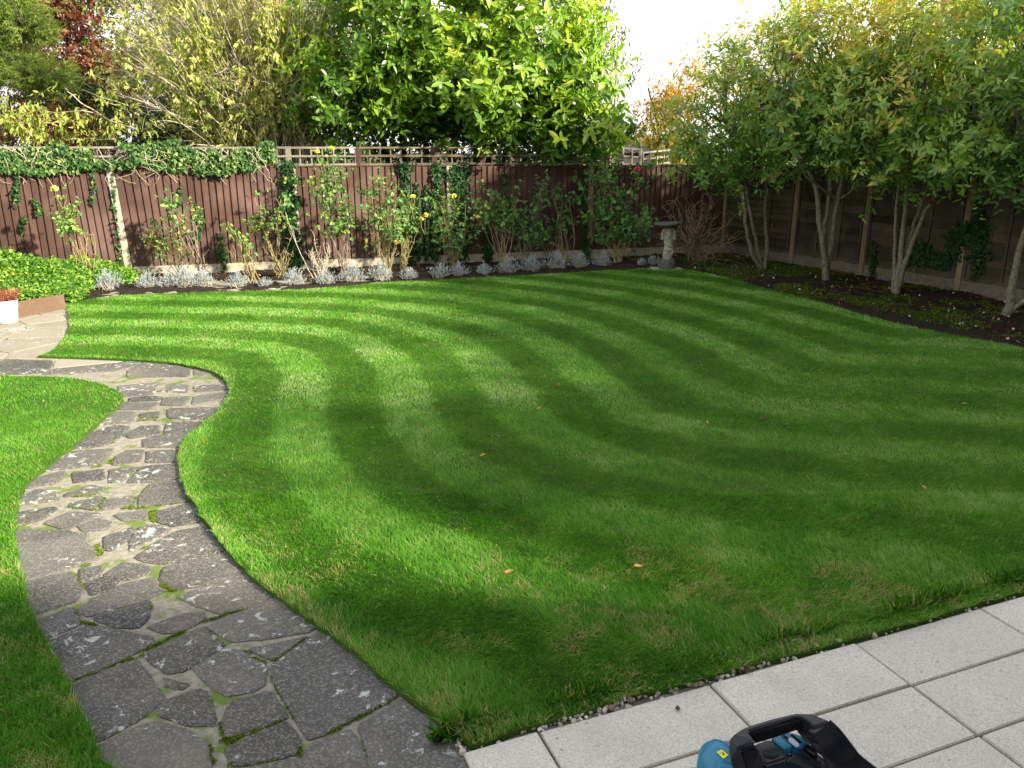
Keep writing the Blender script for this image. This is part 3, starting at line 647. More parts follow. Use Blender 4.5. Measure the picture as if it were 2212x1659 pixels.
k = (vnoise(p[:, 0], p[:, 1], 1.4, 9)*.6+vnoise(p[:, 0], p[:, 1], 6, 10)*.4 > .50); p = p[k]; n = len(p)
D = rdir(rng, n); D[:, 2] = abs(D[:, 2])*.6+.15; leaves(mb, np.c_[p, rng.uniform(.01, .04, n)], D, rdir(rng, n), rng.uniform(.018, .04, n), .014, rng.uniform(0, .75, n), simple=True)
tag(mb.build('moss', 'moss'), 'patchy moss and weeds on the shady soil under the right trees', 'moss', kind='stuff')
mb = MB()
for k in range(260):
    p = scatter_bed(1, rng, 'right' if rng.random() < .7 else 'back')[0]; r = rng.uniform(.006, .02)
    mb.add(IV*r*rng.uniform(.6, 1.2, 3)+[p[0], p[1], .035+r*.2], IF, 0, rng.uniform(.3, 1))
tag(mb.build('pebbles', 'pebble'), 'small pale stones lying in the soil of the beds', 'pebbles', kind='stuff')

exec_fence = True
# ------------------------------------------------------------------ back fence
def v3(p, z): return np.array([p[0], p[1], z])
FH = 1.88
fence = thing('board_fence', 'long dark brown fence of upright overlapping boards at the back', 'fence', v3(A0, 0))
rng = np.random.default_rng(41)
AX = np.array([[fe[0], fe[1], 0], [-fn[0], -fn[1], 0], [0, 0, 1]])   # along, away from garden, up
def fpt(s, o, z): p = A0+fe*s+fn*o; return np.array([p[0], p[1], z])
s_end = tt[0]
post_s = [-2*BAY, -BAY, 0, BAY, 2*BAY, 3*BAY]
def leanpost(mb, s, w, d, h, lean, mat=0, tint=.5, z0=-.1):
    c0 = fpt(s, 0, z0); c1 = fpt(s-lean, 0, h); V = []
    for c in (c0, c1):
        for a, b in ((-1, 1), (1, 1), (1, -1), (-1, -1)): V.append(c+AX[0]*a*w/2-AX[1]*b*d/2)
    V = np.array(V); mb.add(V, BOXF[:, ::-1], mat, tint)
for s in post_s:
    mb = MB(); lean = .10 if abs(s) < .1 else .0
    leanpost(mb, s, .115, .12, FH+.0, lean)
    o = mb.build('concrete_post', 'concrete' if s < 2.9*BAY else 'post_wood', fence)
    if s > 2.9*BAY: o.name = 'timber_post'
for bi in range(-2, 4):
    s0 = bi*BAY+.06; s1 = (bi+1)*BAY-.06 if bi < 3 else s_end-.02
    mb = MB(); cur = s0; k = 0
    while cur < s1-.02:
        w = .118+rng.normal(0, .003); a, b = cur, min(cur+w+.012, s1)
        zt = FH-.012+rng.normal(0, .004)-(0 if bi < 3 else .0); zb = .17
        # wedge section: thick edge on the left, thin on the right, tucked under the next board
        o0, o1 = .042+rng.normal(0, .002), .010
        sk = (.10 if bi == -1 and cur > -1.0 else (.1 if bi == 0 and cur < 1 else 0))*(1-min(1, abs(cur)/1.2))
        V = [fpt(a, o0, zb), fpt(b, o1, zb), fpt(b, .001, zb), fpt(a, o0-.02, zb), fpt(a-sk, o0, zt), fpt(b-sk, o1, zt), fpt(b-sk, .001, zt), fpt(a-sk, o0-.02, zt)]
        mb.add(V, BOXF, 0, np.clip(rng.normal(.5, .22), 0, 1)); cur += w; k += 1
    for zr in (.4, 1.0, 1.6): box(mb, fpt((s0+s1)/2, -.03, zr), (s1-s0, .05, .07), AX)
    mb.build('board_panel', 'board', fence)
    mb = MB(); box(mb, fpt((s0+s1)/2, .012, .075), (s1-s0, .045, .19), AX, jit=.003, rng=rng); mb.build('gravel_board', 'concrete', fence)
    if bi < 2:
        mb = MB(); box(mb, fpt((s0+s1)/2, .016, FH+.006), (s1-s0+.10, .05, .022), AX, jit=.002, rng=rng); mb.build('capping_rail', 'trellis_brown' if bi < 1 else 'board', fence)
def trellis(sa, sb, mat, label, z0=FH+.03, h=.30, step=.19, yoff=.0, slope=0, drop=0, name='trellis_panel', par=None, pt=None, ax=None):
    mb = MB(); pt = pt or (lambda s, o, z: fpt(s, o, z)); ax = AX if ax is None else ax; L = sb-sa; th = math.atan2(slope, 1)
    a0 = ax[0]*math.cos(th)+ax[2]*math.sin(th); a2 = -ax[0]*math.sin(th)+ax[2]*math.cos(th); A_ = np.array([a0, ax[1], a2])
    for zr in (0, .5, 1): 
        zz = z0+h*zr
        box(mb, pt((sa+sb)/2, yoff+.01, zz+slope*L/2+drop), (L, .02, .030), A_, tint=rng.random(), jit=.003, rng=rng)
    n = max(2, int(round(L/step)))
    for i in range(n+1):
        s = sa+L*i/n; box(mb, pt(s, yoff-.010, z0+h/2+slope*(s-sa)+drop), (.026, .018, h+.02), A_, tint=rng.random(), jit=.003, rng=rng)
    o = mb.build(name, mat, par or fence)
    if label: o['label'] = label
    return o
sfull = lambda u, v=320: 0
def s_at(u):   # where a view ray at column u crosses the fence line
    d = ray(u, 320)[:2]; M2 = np.array([fe, -d]).T; return np.linalg.solve(M2, -A0)[0]
sa = s_at(-60)
trellis(s_at(-60)-2.2, s_at(70), 'trellis_pale', 'bleached trellis buried in ivy')
trellis(s_at(75), s_at(410), 'trellis_pale', 'bleached trellis half covered by ivy')
trellis(s_at(415), s_at(590), 'trellis_pale', 'bleached trellis at the end of the ivy')
trellis(s_at(597), s_at(768), 'trellis_pale', 'clean pale grey trellis with open squares')
trellis(s_at(775), s_at(1040), 'trellis_brown', 'mossy brown trellis under the laurel')
trellis(s_at(1044), s_at(1215), 'trellis_brown', 'brown trellis ending beside the collapsed piece')
trellis(s_at(1217), s_at(1345), 'trellis_pale', 'collapsed trellis lying tilted along the fence top', z0=FH+.01, h=.12, step=.6, slope=.05, yoff=.05)
mb = MB()
for u in (622, 775, 938, 1042, 1118):
    mb = MB(); box(mb, fpt(s_at(u), -.02, FH+.17), (.10, .07, .36), AX, tint=.4); mb.build('trellis_post', 'board' if u > 700 else 'trellis_pale', fence)

# ------------------------------------------------------------------ right lap fence
rf = thing('lap_panel_fence', 'shaded grey brown fence of horizontal lap panels on the right', 'fence', v3(R0, 0))
RX = np.array([[re[0], re[1], 0], [-rn_[0], -rn_[1], 0], [0, 0, 1]])
def rpt(s, o, z): p = R0+re*s+rn_*o; return np.array([p[0], p[1], z])
def s_r(u, v=400):
    d = ray(u, v)[:2]; M2 = np.array([re, -d]).T; return np.linalg.solve(M2, -R0)[0]
rposts = [-2.04, 0, s_r(1885), s_r(2105)]; last = rposts[-1]
rposts += [last+1.95*k for k in (1, 2, 3, 4)]
print('rposts', rposts)
for i, s in enumerate(rposts):
    mb = MB(); V0 = rpt(s, .0, .88); bx = (.10, .10, 1.98)
    cbox(mb, V0, bx, RX, tint=.6, ch=.006); mb.build('timber_post', 'post_wood', rf)
for a, b in zip(rposts[:-1], rposts[1:]):
    a += .055; b -= .055; L = b-a; mb = MB(); n = 13; z0, z1 = .22, 1.86; st = (z1-z0)/n
    for k in range(n):
        zz = z0+k*st; q = rng.normal(0, .003, 4)
        # each board: outer at the bottom, tucked behind the one above, wavy lower edge
        m = 8; ss = np.linspace(a, b, m+1); wv = rng.normal(0, .004, m+1)
        V = []
        for s_, w_ in zip(ss, wv): V += [rpt(s_, .044+q[0], zz-.012+w_), rpt(s_, .012, zz+st+.01), rpt(s_, .020+q[0], zz-.012+w_)]
        V = np.array(V); j = np.arange(m)*3
        mb.add(V, np.vstack([np.stack([j, j+3, j+4, j+1], 1), np.stack([j+2, j+5, j+3, j], 1)]), 0, np.clip(rng.normal(.5, .25), 0, 1))
    box(mb, rpt((a+b)/2, -.01, 1.04), (L, .012, 1.64), RX)
    mb.build('lap_panel', 'lap', rf)
    mb = MB()
    for t in (.02, .35, .68, .98): box(mb, rpt(a+L*t, .043, 1.04), (.032, .022, 1.66), RX, tint=.7)
    box(mb, rpt((a+b)/2, .043, .235), (L, .024, .035), RX, tint=.8); box(mb, rpt((a+b)/2, .043, 1.86), (L, .05, .03), RX, tint=.8)
    mb.build('battens', 'lap', rf)
    mb = MB(); box(mb, rpt((a+b)/2, .01, .09), (L, .05, .25), RX, jit=.003, rng=rng); mb.build('gravel_board', 'concrete_dark', rf)

# ------------------------------------------------------------------ trees and shrubs
def multi_tree(name, label, cat, group, stems, ells, Y, seed, nclump, per, L, Wd, leafmat, bark, stem_r=.05, tint=(.45, .18), k=8, spread=.20, inner=.6, topw=0, kw=None, shape='oval', twigs=1.0, crown_name='crown', sp=1.0, droop=.3, slen=.28, dmod=None, flip=False):
    """stems: list of (polyline world points, r0, r1)"""
    rng = np.random.default_rng(seed); root = thing(name, label, cat, stems[0][0][0], group)
    mb = MB(); allp = []
    for pts, r0, r1 in stems:
        p = tube(mb, pts, r0, r1, 9, 22, wob=.006, rng=rng); q = p[len(p)//3:]; allp.append(np.c_[q, np.linspace(r0, r1, 22)[len(p)//3:]])
    mb.build('trunk', bark, root, True)
    A = np.vstack(allp); C, O, P, D = crown_points(rng, ells, nclump, per, spread, inner)
    if dmod is not None: D = dmod(D, rng)
    # limbs: from the stems' upper parts to clump centres
    mb = MB(); idx = rng.permutation(len(C))[:max(6, int(len(C)*.5*twigs))]
    S = []
    for i in idx:
        dd = np.linalg.norm(A[:, :3]-C[i], axis=1)+rng.uniform(0, .6, len(A))+np.maximum(0, A[:, 2]-C[i][2]+.1)*1.5; S.append(A[dd.argmin(), :3])
    limbs(mb, rng, S, C[idx], .018, .005, 5, 7, .13); 
    # fine twigs to the shoots
    j = rng.permutation(len(P))[:int(len(P)*.35*twigs)]; src = C[j//per]+rng.normal(0, .05, (len(j), 3))
    limbs(mb, rng, src, P[j], .006, .003, 3, 4, .12)
    mb.build('branches', bark, root, True)
    mb = MB(); hz = P[:, 2]; tn = tint[0]+topw*np.clip((hz-hz.mean())/max(.1, hz.std()), -1.5, 1.5)+np.repeat(rng.normal(0, tint[1], nclump), per)  # topw shifts tint with height, painting sunlight onto the photinia tops
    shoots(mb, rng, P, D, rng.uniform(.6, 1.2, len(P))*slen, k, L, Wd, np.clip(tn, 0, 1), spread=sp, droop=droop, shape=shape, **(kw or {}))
    mb.build(crown_name, leafmat, root)
    return root
def s3(pts, Y, dy=0):   # traced stem, crop pixels -> points at depth Y
    return [AT(1347.8+.4479*x, .4479*y, Y+dy*i/len(pts)) for i, (x, y) in enumerate(pts)]
def E(u, v, ru, rv, Y, ry=None):
    c = AT(u, v, Y); s = np.linalg.norm(c-[0, 0, CH])*0+Y/ray(u, v)[1]/F; return (c, (ru*s, ry or ru*s, rv*s))
def base_at(x, y): return W(1347.8+.4479*x, .4479*y, 0)
b1 = base_at(670, 1300); b2_ = base_at(975, 1362); b3 = base_at(1310, 1420); b4 = base_at(1850, 1530)
print('bases', b1, b2_, b3, b4)
def stemset(base, polys, Y, r):
    out = []
    for (pts, r0, r1, dy) in polys:
        q = s3(pts, Y, dy); q[0] = np.array([q[0][0], q[0][1], max(q[0][2], -.05)]); out.append((q, r0*.76, r1*.8))
    return out
def perk(D, rng): D = D.copy(); D[:, 2] += .38; return norm(D)
WH = {'taper': .15, 'out': .9, 'up': .5}
pg = 'multi-stemmed trees along the right fence'
multi_tree('photinia_tree', 'multi-stemmed small evergreen tree nearest the stone bird bath, three slim curving stems', 'tree', pg,
    stemset(b1, [([(672, 1312), (640, 1265), (612, 1200), (590, 1100), (565, 940), (490, 880), (420, 800)], .062, .022, -.3),
                 ([(668, 1300), (650, 1230), (635, 1150), (612, 1050), (590, 930), (570, 800), (500, 600)], .052, .02, .2),
                 ([(675, 1310), (688, 1230), (690, 1150), (680, 1050), (690, 880), (705, 800), (760, 650)], .058, .02, .5)], b1[1], 0),
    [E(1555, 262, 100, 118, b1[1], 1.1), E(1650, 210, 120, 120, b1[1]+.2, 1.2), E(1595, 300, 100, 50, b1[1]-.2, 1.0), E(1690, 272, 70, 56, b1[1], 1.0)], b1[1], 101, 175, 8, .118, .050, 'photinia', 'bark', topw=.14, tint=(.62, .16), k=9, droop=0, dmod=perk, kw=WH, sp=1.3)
multi_tree('photinia_tree', 'tallest multi-stemmed evergreen tree, five stems from one forked trunk at the second fence post', 'tree', pg,
    stemset(b2_, [([(975, 1366), (974, 1310), (968, 1250), (950, 1130), (930, 930), (905, 850), (840, 720), (760, 480)], .085, .022, -.3),
                 ([(976, 1300), (968, 1200), (972, 1080), (990, 950), (1000, 850), (1030, 700), (1010, 450)], .06, .022, .3),
                 ([(975, 1364), (985, 1260), (1010, 1130), (1030, 980), (1058, 850), (1080, 700), (1110, 450)], .07, .024, 0),
                 ([(1030, 965), (985, 930), (930, 890), (870, 830), (820, 680), (770, 540)], .032, .014, -.6),
                 ([(1040, 962), (1080, 935), (1120, 905), (1160, 850), (1230, 780)], .03, .012, -.3)], b2_[1], 0),
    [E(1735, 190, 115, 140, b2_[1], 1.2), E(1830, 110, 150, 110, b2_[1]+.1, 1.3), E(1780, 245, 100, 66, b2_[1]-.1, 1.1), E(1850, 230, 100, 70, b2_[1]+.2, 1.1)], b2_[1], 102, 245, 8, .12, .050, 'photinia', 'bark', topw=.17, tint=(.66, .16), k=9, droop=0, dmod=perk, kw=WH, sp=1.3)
multi_tree('photinia_tree', 'multi-stemmed evergreen tree with stems fanning to the right, red flower heads low in its leaves', 'tree', pg,
    stemset(b3, [([(1312, 1425), (1300, 1380), (1306, 1300), (1305, 1200), (1315, 1000), (1325, 850), (1300, 700)], .055, .02, .3),
                 ([(1310, 1424), (1322, 1340), (1338, 1200), (1360, 1000), (1370, 870), (1385, 650)], .075, .024, 0),
                 ([(1316, 1400), (1345, 1280), (1385, 1130), (1435, 980), (1475, 860), (1500, 650)], .055, .022, .2),
                 ([(1318, 1400), (1350, 1290), (1410, 1120), (1485, 970), (1535, 870), (1620, 650)], .06, .022, -.3)], b3[1], 0),
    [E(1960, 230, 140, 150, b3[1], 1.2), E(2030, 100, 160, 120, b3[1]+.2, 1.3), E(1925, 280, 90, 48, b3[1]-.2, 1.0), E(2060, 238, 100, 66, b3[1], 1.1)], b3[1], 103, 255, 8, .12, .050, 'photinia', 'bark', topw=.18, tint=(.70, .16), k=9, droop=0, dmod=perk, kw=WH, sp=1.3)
multi_tree('photinia_tree', 'multi-stemmed evergreen tree cut by the right edge of the view, pale leaning trunk', 'tree', pg,
    stemset(b4, [([(1835, 1536), (1862, 1460), (1872, 1380), (1888, 1280), (1930, 1130), (1970, 1000), (2000, 850)], .085, .035, 0),
                 ([(1862, 1505), (1900, 1470), (1960, 1430), (2060, 1330), (2150, 1150), (2200, 850)], .05, .03, -.3)], b4[1], 0),
    [E(2170, 200, 130, 190, b4[1], 1.1), E(2260, 60, 180, 140, b4[1], 1.3), E(2200, 255, 100, 66, b4[1]-.2, 1.0), E(2380, 200, 150, 190, b4[1], 1.2)], b4[1], 104, 240, 8, .118, .050, 'photinia', 'bark', topw=.10, tint=(.58, .16), k=9, droop=0, dmod=perk, kw=WH, sp=1.3)
_t = [o for o in bpy.data.objects if o.name.startswith('photinia_tree')]
for _o, _sp in ((_t[2], ((2048, 333), (2040, 345), (2008, 430), (2150, 340))), (_t[0], ((1622, 212), (1700, 225))), (_t[1], ((1722, 130), (1890, 90)))):
    for k_, (u_, v_) in enumerate(_sp):
        rng = np.random.default_rng(k_+int(u_)); mb = MB(); c_ = np.array([AT(u_+rng.normal(0, 2), v_+rng.normal(0, 2), _o.location.y-.9) for _ in range(7)]); shoots(mb, rng, c_, rdir(rng, 7), .06, 6, .07, .022, .25, shape='lance'); mb.build('red_shoot', 'scarlet', _o)
# cherry laurel behind the fence
rng = np.random.default_rng(77)
def laurel():
    Y = 17.6; g = AT(960, 560, Y); st = []
    for u0, u1, v1, dy in ((900, 820, 60, .3), (930, 900, 20, -.3), (960, 1010, -10, .4), (985, 1120, 60, -.2), (1000, 1180, 160, .2), (880, 740, 180, -.1), (1020, 1240, 220, -.3)):
        a = AT(u0, 520, Y); a[2] = -.1; m = AT((u0*.6+u1*.4), 300, Y+dy); e = AT(u1, v1, Y+dy*1.5); st.append(([a, m, e], .09, .03))
    ells = [E(800, 110, 130, 130, Y, 1.7), E(960, 60, 190, 170, Y, 2.0), E(1130, 90, 150, 150, Y, 1.9), E(1215, 210, 95, 110, Y-.3, 1.3), E(760, 210, 85, 75, Y-.7, 1.1), E(1020, 195, 170, 72, Y-.5, 1.7), E(880, 170, 120, 72, Y-.3, 1.6), E(1245, 275, 60, 34, Y-1.0, .8), E(1130, 240, 90, 45, Y-.8, 1.3)]
    return multi_tree('cherry_laurel', 'broad glossy cherry laurel with bright green leaves leaning over the brown trellis', 'shrub', None, st, ells, Y, 201, 600, 8, .205, .088, 'laurel', 'bark_dark', topw=.12, tint=(.64, .18), k=8, spread=.24, inner=.55, droop=.05, slen=.34, kw=WH, sp=1.25)
laurel()
# low hanging laurel sprays over the fence are part of it; bluish tall shoots at its right edge
def upright(D, rng): D = D*.5; D[:, 2] += .9; return norm(D)
multi_tree('privet', 'thin airy shrub with upright bluish shoots at the right edge of the big laurel', 'shrub', None,
    [([AT(1290, 520, 19)*[1, 1, 0], AT(1295, 250, 19), AT(1300, 20, 19)], .05, .015), ([AT(1270, 520, 19)*[1, 1, 0], AT(1270, 250, 19.3), AT(1262, -40, 19.3)], .05, .015), ([AT(1300, 520, 19)*[1, 1, 0], AT(1325, 260, 18.8), AT(1335, 90, 18.8)], .04, .012)],
    [E(1275, 60, 50, 120, 19, .7), E(1305, 210, 40, 110, 19, .6), E(1240, 0, 50, 80, 19, .6)], 19, 202, 75, 5, .12, .04, 'ivy', 'bark', k=12, spread=.16, inner=.2, dmod=upright, slen=.6, tint=(.85, .1), sp=.8, droop=.05)
multi_tree('cherry_tree', 'small autumn tree with orange and yellow drooping leaves in the gap beyond the pale trellis', 'tree', None,
    [([AT(1420, 520, 24)*[1, 1, 0], AT(1425, 300, 24), AT(1400, 190, 24)], .07, .02), ([AT(1425, 400, 24), AT(1450, 280, 24.2), AT(1470, 170, 24)], .05, .015), ([AT(1422, 380, 24), AT(1390, 280, 24), AT(1350, 300, 24)], .03, .01)],
    [E(1400, 230, 32, 50, 24, .9), E(1445, 260, 50, 60, 24, 1), E(1475, 190, 36, 50, 24, .8), E(1385, 310, 45, 28, 24, .9), E(1450, 320, 60, 30, 24, 1)], 24, 203, 130, 7, .16, .05, 'autumn', 'bark_dark', k=7, spread=.2, inner=.2, topw=.16, tint=(.34, .18), droop=.9, shape='lance', slen=.4)
multi_tree('copper_beech', 'dark copper leaved tree showing sky through its crown at the far left', 'tree', None,
    [([AT(130, 500, 26)*[1, 1, 0], AT(140, 300, 26), AT(150, 40, 26)], .2, .06), ([AT(140, 300, 26), AT(200, 180, 26), AT(230, 150, 26)], .08, .03), ([AT(140, 260, 26), AT(90, 120, 26), AT(60, 20, 26)], .08, .03)],
    [E(100, -40, 130, 65, 26, 2.5), E(185, 130, 60, 62, 26, 1.8), E(225, 190, 50, 45, 26, 1.5), E(70, 100, 50, 80, 27, 2), E(160, 225, 90, 60, 26.5, 2)], 26, 204, 460, 8, .16, .10, 'copper', 'bark_dark', k=8, spread=.3, inner=.35, tint=(.60, .2), kw={'simple': True})
def flat(D, rng): D = D.copy(); D[:, 2] *= .25; return norm(D)
multi_tree('conifer', 'soft green conifer with layered feathery boughs in the top left corner', 'tree', None,
    [([AT(-60, 620, 21)*[1, 1, 0], AT(-50, 300, 21), AT(-30, -60, 21)], .22, .1), ([AT(-45, 250, 21), AT(20, 165, 20.5), AT(110, 165, 20)], .06, .015), ([AT(-40, 150, 21), AT(20, 80, 20.5), AT(80, 55, 20)], .06, .015)],
    [E(45, 60, 60, 24, 20.5, 1), E(15, 10, 40, 34, 20.5, 1), E(20, 140, 46, 38, 20.5, 1), E(100, 170, 58, 19, 20.3, .9), E(-70, 80, 70, 130, 21, 1.5), E(150, 272, 22, 10, 20, .4)], 21, 205, 380, 9, .10, .018, 'conifer', 'bark_dark', k=16, spread=.13, inner=.1, dmod=flat, slen=.30, sp=.9, droop=.1, tint=(.5, .15), kw={'simple': True, 'fold': .1})
multi_tree('scarlet_acer', 'low red and orange acer seen over the ivy covered trellis', 'shrub', None,
    [([AT(190, 560, 19)*[1, 1, 0], AT(190, 380, 19), AT(200, 280, 19)], .05, .015)],
    [E(185, 290, 62, 28, 19, .8), E(120, 285, 40, 30, 19.3, .8)], 19, 206, 90, 7, .09, .03, 'scarlet', 'bark_dark', k=9, spread=.15, inner=.2, tint=(.5, .18), shape='lance', droop=.7)
multi_tree('acer', 'rusty brown acer mound at the left edge beyond the fence', 'shrub', None,
    [([AT(20, 560, 20)*[1, 1, 0], AT(20, 400, 20), AT(30, 280, 20)], .06, .02)],
    [E(30, 265, 65, 45, 20, .9), E(-40, 250, 70, 60, 20, .9)], 20, 207, 110, 7, .08, .025, 'copper', 'bark_dark', k=9, spread=.17, inner=.2, tint=(.8, .15), shape='lance', droop=.6)

# tall arching shrub with pale bare stems and yellow-green leaves
def arching():
    rng = np.random.default_rng(301); Y = 17.4; base = AT(575, 330, Y); base[2] = .6; root = thing('arching_shrub', 'huge arching shrub of pale bare stems and thin yellow green leaves behind the ivy', 'shrub', (base[0], base[1], 0))
    mb = MB(); n = 620; K = 12; t = np.linspace(0, 1, K)[None, :, None]
    B = np.stack([base[0]+rng.normal(0, .55, n)+.2, Y+rng.normal(0, .35, n), rng.uniform(.4, 1.9, n)], 1)
    tu = np.where(rng.random(n) < .72, rng.uniform(215, 620, n), rng.uniform(560, 790, n)); tv = rng.uniform(-190, 210, n)
    tv = np.where(tu < 230, np.maximum(tv, 120+rng.uniform(0, 190, n)), tv)
    T = np.array([AT(a, b, Y+rng.uniform(-1.1, 1.6)) for a, b in zip(tu, tv)])
    M = (B+T)/2; M[:, 2] += rng.uniform(.1, .8, n); M[:, 0] += rng.uniform(.0, .5, n)*np.sign(B[:, 0]-T[:, 0])
    P = (1-t)**2*B[:, None]+2*t*(1-t)*M[:, None]+t*t*T[:, None]+rng.normal(0, .012, (n, K, 3)); Rr = np.linspace(1, .25, K)[None]*rng.uniform(.006, .016, (n, 1))
    tubes(mb, P, Rr, 4)
    # side twigs
    m = 1700; i = rng.integers(0, n, m); j = rng.integers(4, K-1, m); s = P[i, j]; d = norm(P[i, j]-P[i, j-2])+rng.normal(0, .5, (m, 3)); e = s+norm(d)*rng.uniform(.3, .9, (m, 1))
    limbs(mb, rng, s, e, .006, .002, 3, 5, .12)
    # bent pale branches reaching left over the trellis
    for pts in ([(300, 282), (240, 262), (190, 240), (120, 243), (80, 232)], [(240, 262), (180, 225), (150, 200), (140, 190)], [(190, 242), (150, 262), (95, 265)], [(330, 335), (270, 318), (240, 345), (205, 347), (195, 320)], [(250, 300), (190, 300), (140, 302)], [(420, 260), (360, 240), (300, 215), (240, 205)], [(560, 310), (530, 240), (540, 160), (600, 110), (690, 60)], [(690, 280), (700, 200), (735, 120), (760, 30)], [(470, 300), (400, 270), (345, 262), (300, 285)], [(520, 330), (440, 312), (380, 322), (330, 318)]):
        q = [AT(u, v, Y-rng.uniform(.3, .9)) for u, v in pts]; tube(mb, q, .016, .006, 5, 14, wob=.008, rng=rng)
    mb.build('stems', 'twig_pale', root, True)
    mb = MB(); m = 14000; i = rng.integers(0, n, m); j = rng.integers(4, K, m); s = P[i, j]+rng.normal(0, .14, (m, 3)); d = rdir(rng, m); d[:, 2] -= .2
    cl = vnoise(s[:, 0], s[:, 2], 1.6, 2); keep = rng.random(m) < .15+1.3*np.clip(cl-.2, 0, 1); s, d = s[keep], d[keep]
    shoots(mb, rng, s, d, .25, 6, .115, .046, np.clip(rng.normal(.68, .2, len(s)), 0, 1), spread=1.1, droop=.8, shape='oval')
    mb2 = MB(); m = 420
    uv = [(rng.normal(c[0], c[2]), rng.normal(c[1], c[3])) for c in ((70, 240, 50, 22), (120, 300, 45, 22), (690, 200, 42, 30), (600, 170, 60, 45), (250, 250, 60, 35)) for _ in range(75)]
    s = np.array([AT(u, v, Y-rng.uniform(0, .9)) for u, v in uv]); shoots(mb2, rng, s, rdir(rng, len(s))-[0, 0, .3], .25, 6, .13, .05, np.clip(rng.normal(.6, .15, len(s)), 0, 1), spread=1.1, droop=.9)
    mb.build('foliage', 'willow', root); mb2.build('foliage', 'willow', root)
arching()
multi_tree('holly', 'dark evergreen shrub in the shade under the arching shrub, behind the trellis', 'shrub', None,
    [([AT(400, 560, 18.6)*[1, 1, 0], AT(400, 380, 18.6), AT(380, 240, 18.6)], .07, .02)],
    [E(330, 255, 90, 75, 18.8, 1.0), E(450, 250, 110, 80, 18.6, 1.0), E(570, 260, 90, 70, 18.6, 1.0), E(400, 330, 160, 50, 18.4, .9), E(590, 330, 120, 50, 18.4, .9)], 18.6, 208, 330, 8, .085, .045, 'ivy', 'bark_dark', k=9, spread=.2, inner=.3, tint=(.42, .18))
multi_tree('hazel', 'tall green tree filling the skyline behind the arching shrub', 'tree', None,
    [([AT(430, 560, 22)*[1, 1, 0], AT(440, 250, 22), AT(430, -60, 22)], .15, .05)],
    [E(330, 60, 100, 150, 22, 1.8), E(470, 20, 160, 160, 22, 1.8), E(640, 60, 130, 170, 22, 1.8), E(560, 180, 200, 90, 21.5, 1.4)], 22, 209, 420, 8, .13, .06, 'willow', 'bark', k=8, spread=.3, inner=.3, tint=(.42, .18), droop=.6)
# dark hedge beyond, closing the view under the crowns
def hedge(u0, u1, Y, h, seed, label, mat='ivy', n=2600, tint=(.3, .15), L=.09):
    rng = np.random.default_rng(seed); x0 = AT(u0, 400, Y)[0]; x1 = AT(u1, 400, Y)[0]; root = thing('hedge', label, 'hedge', ((x0+x1)/2, Y, 0))
    mb = MB(); m = int((x1-x0)*2.2); S = np.stack([np.linspace(x0, x1, m), np.full(m, Y), np.zeros(m)], 1); Ee = S+np.c_[rng.normal(0, .3, m), rng.normal(0, .2, m), rng.uniform(.7, 1, m)*h]; limbs(mb, rng, S, Ee, .03, .008, 5, 6, .06); mb.build('stems', 'bark_dark', root)
    P = np.stack([rng.uniform(x0, x1, n), Y+rng.uniform(-.55, .55, n), rng.uniform(.2, 1, n)**.7*h], 1); P[:, 2] *= .85+.3*vnoise(P[:, 0], P[:, 0]*0, .8, seed); D = rdir(rng, n); D[:, 1] -= .5
    mb = MB(); shoots(mb, rng, P, D, .25, 8, L, L*.5, np.clip(rng.normal(tint[0], tint[1], n), 0, 1), droop=.4); mb.build('foliage', mat, root)
hedge(-260, 420, 22.5, 3.7, 401, 'dark hedge far behind the ivy covered end of the trellis')
hedge(560, 1330, 19.8, 3.1, 402, 'dark hedge in deep shade behind the laurel stems', n=3600)
hedge(1290, 1720, 27, 2.6, 403, 'green hedge behind the autumn tree in the gap', mat='laurel', n=1800, tint=(.35, .15))
def side_hedge(seed=404):
    rng = np.random.default_rng(seed); root = thing('hedge', 'tall leafy hedge rising behind the lap panel fence on the right', 'hedge', rpt(3.5, -1.0, 0)); n = 5200; s = rng.uniform(-1.2, 9.5, n); o = rng.uniform(-1.5, -.45, n); z = rng.uniform(.1, 1, n)**.75*(3.3+.5*vnoise(s, s*0, .9, 3))
    P = np.stack([R0[0]+re[0]*s+rn_[0]*o, R0[1]+re[1]*s+rn_[1]*o, z], 1); mb = MB(); m = 30; ss = np.linspace(-1, 9.3, m); S = np.array([rpt(a, -1, 0) for a in ss]); limbs(mb, rng, S, S+np.c_[rng.normal(0, .3, (m, 2)), rng.uniform(2.4, 3.3, m)], .035, .01, 5, 6, .06); mb.build('stems', 'bark_dark', root)
    mb = MB(); shoots(mb, rng, P, rdir(rng, n), .28, 8, .12, .055, np.clip(rng.normal(.45, .2, n), 0, 1), droop=.4); mb.build('foliage', 'photinia', root)
side_hedge()

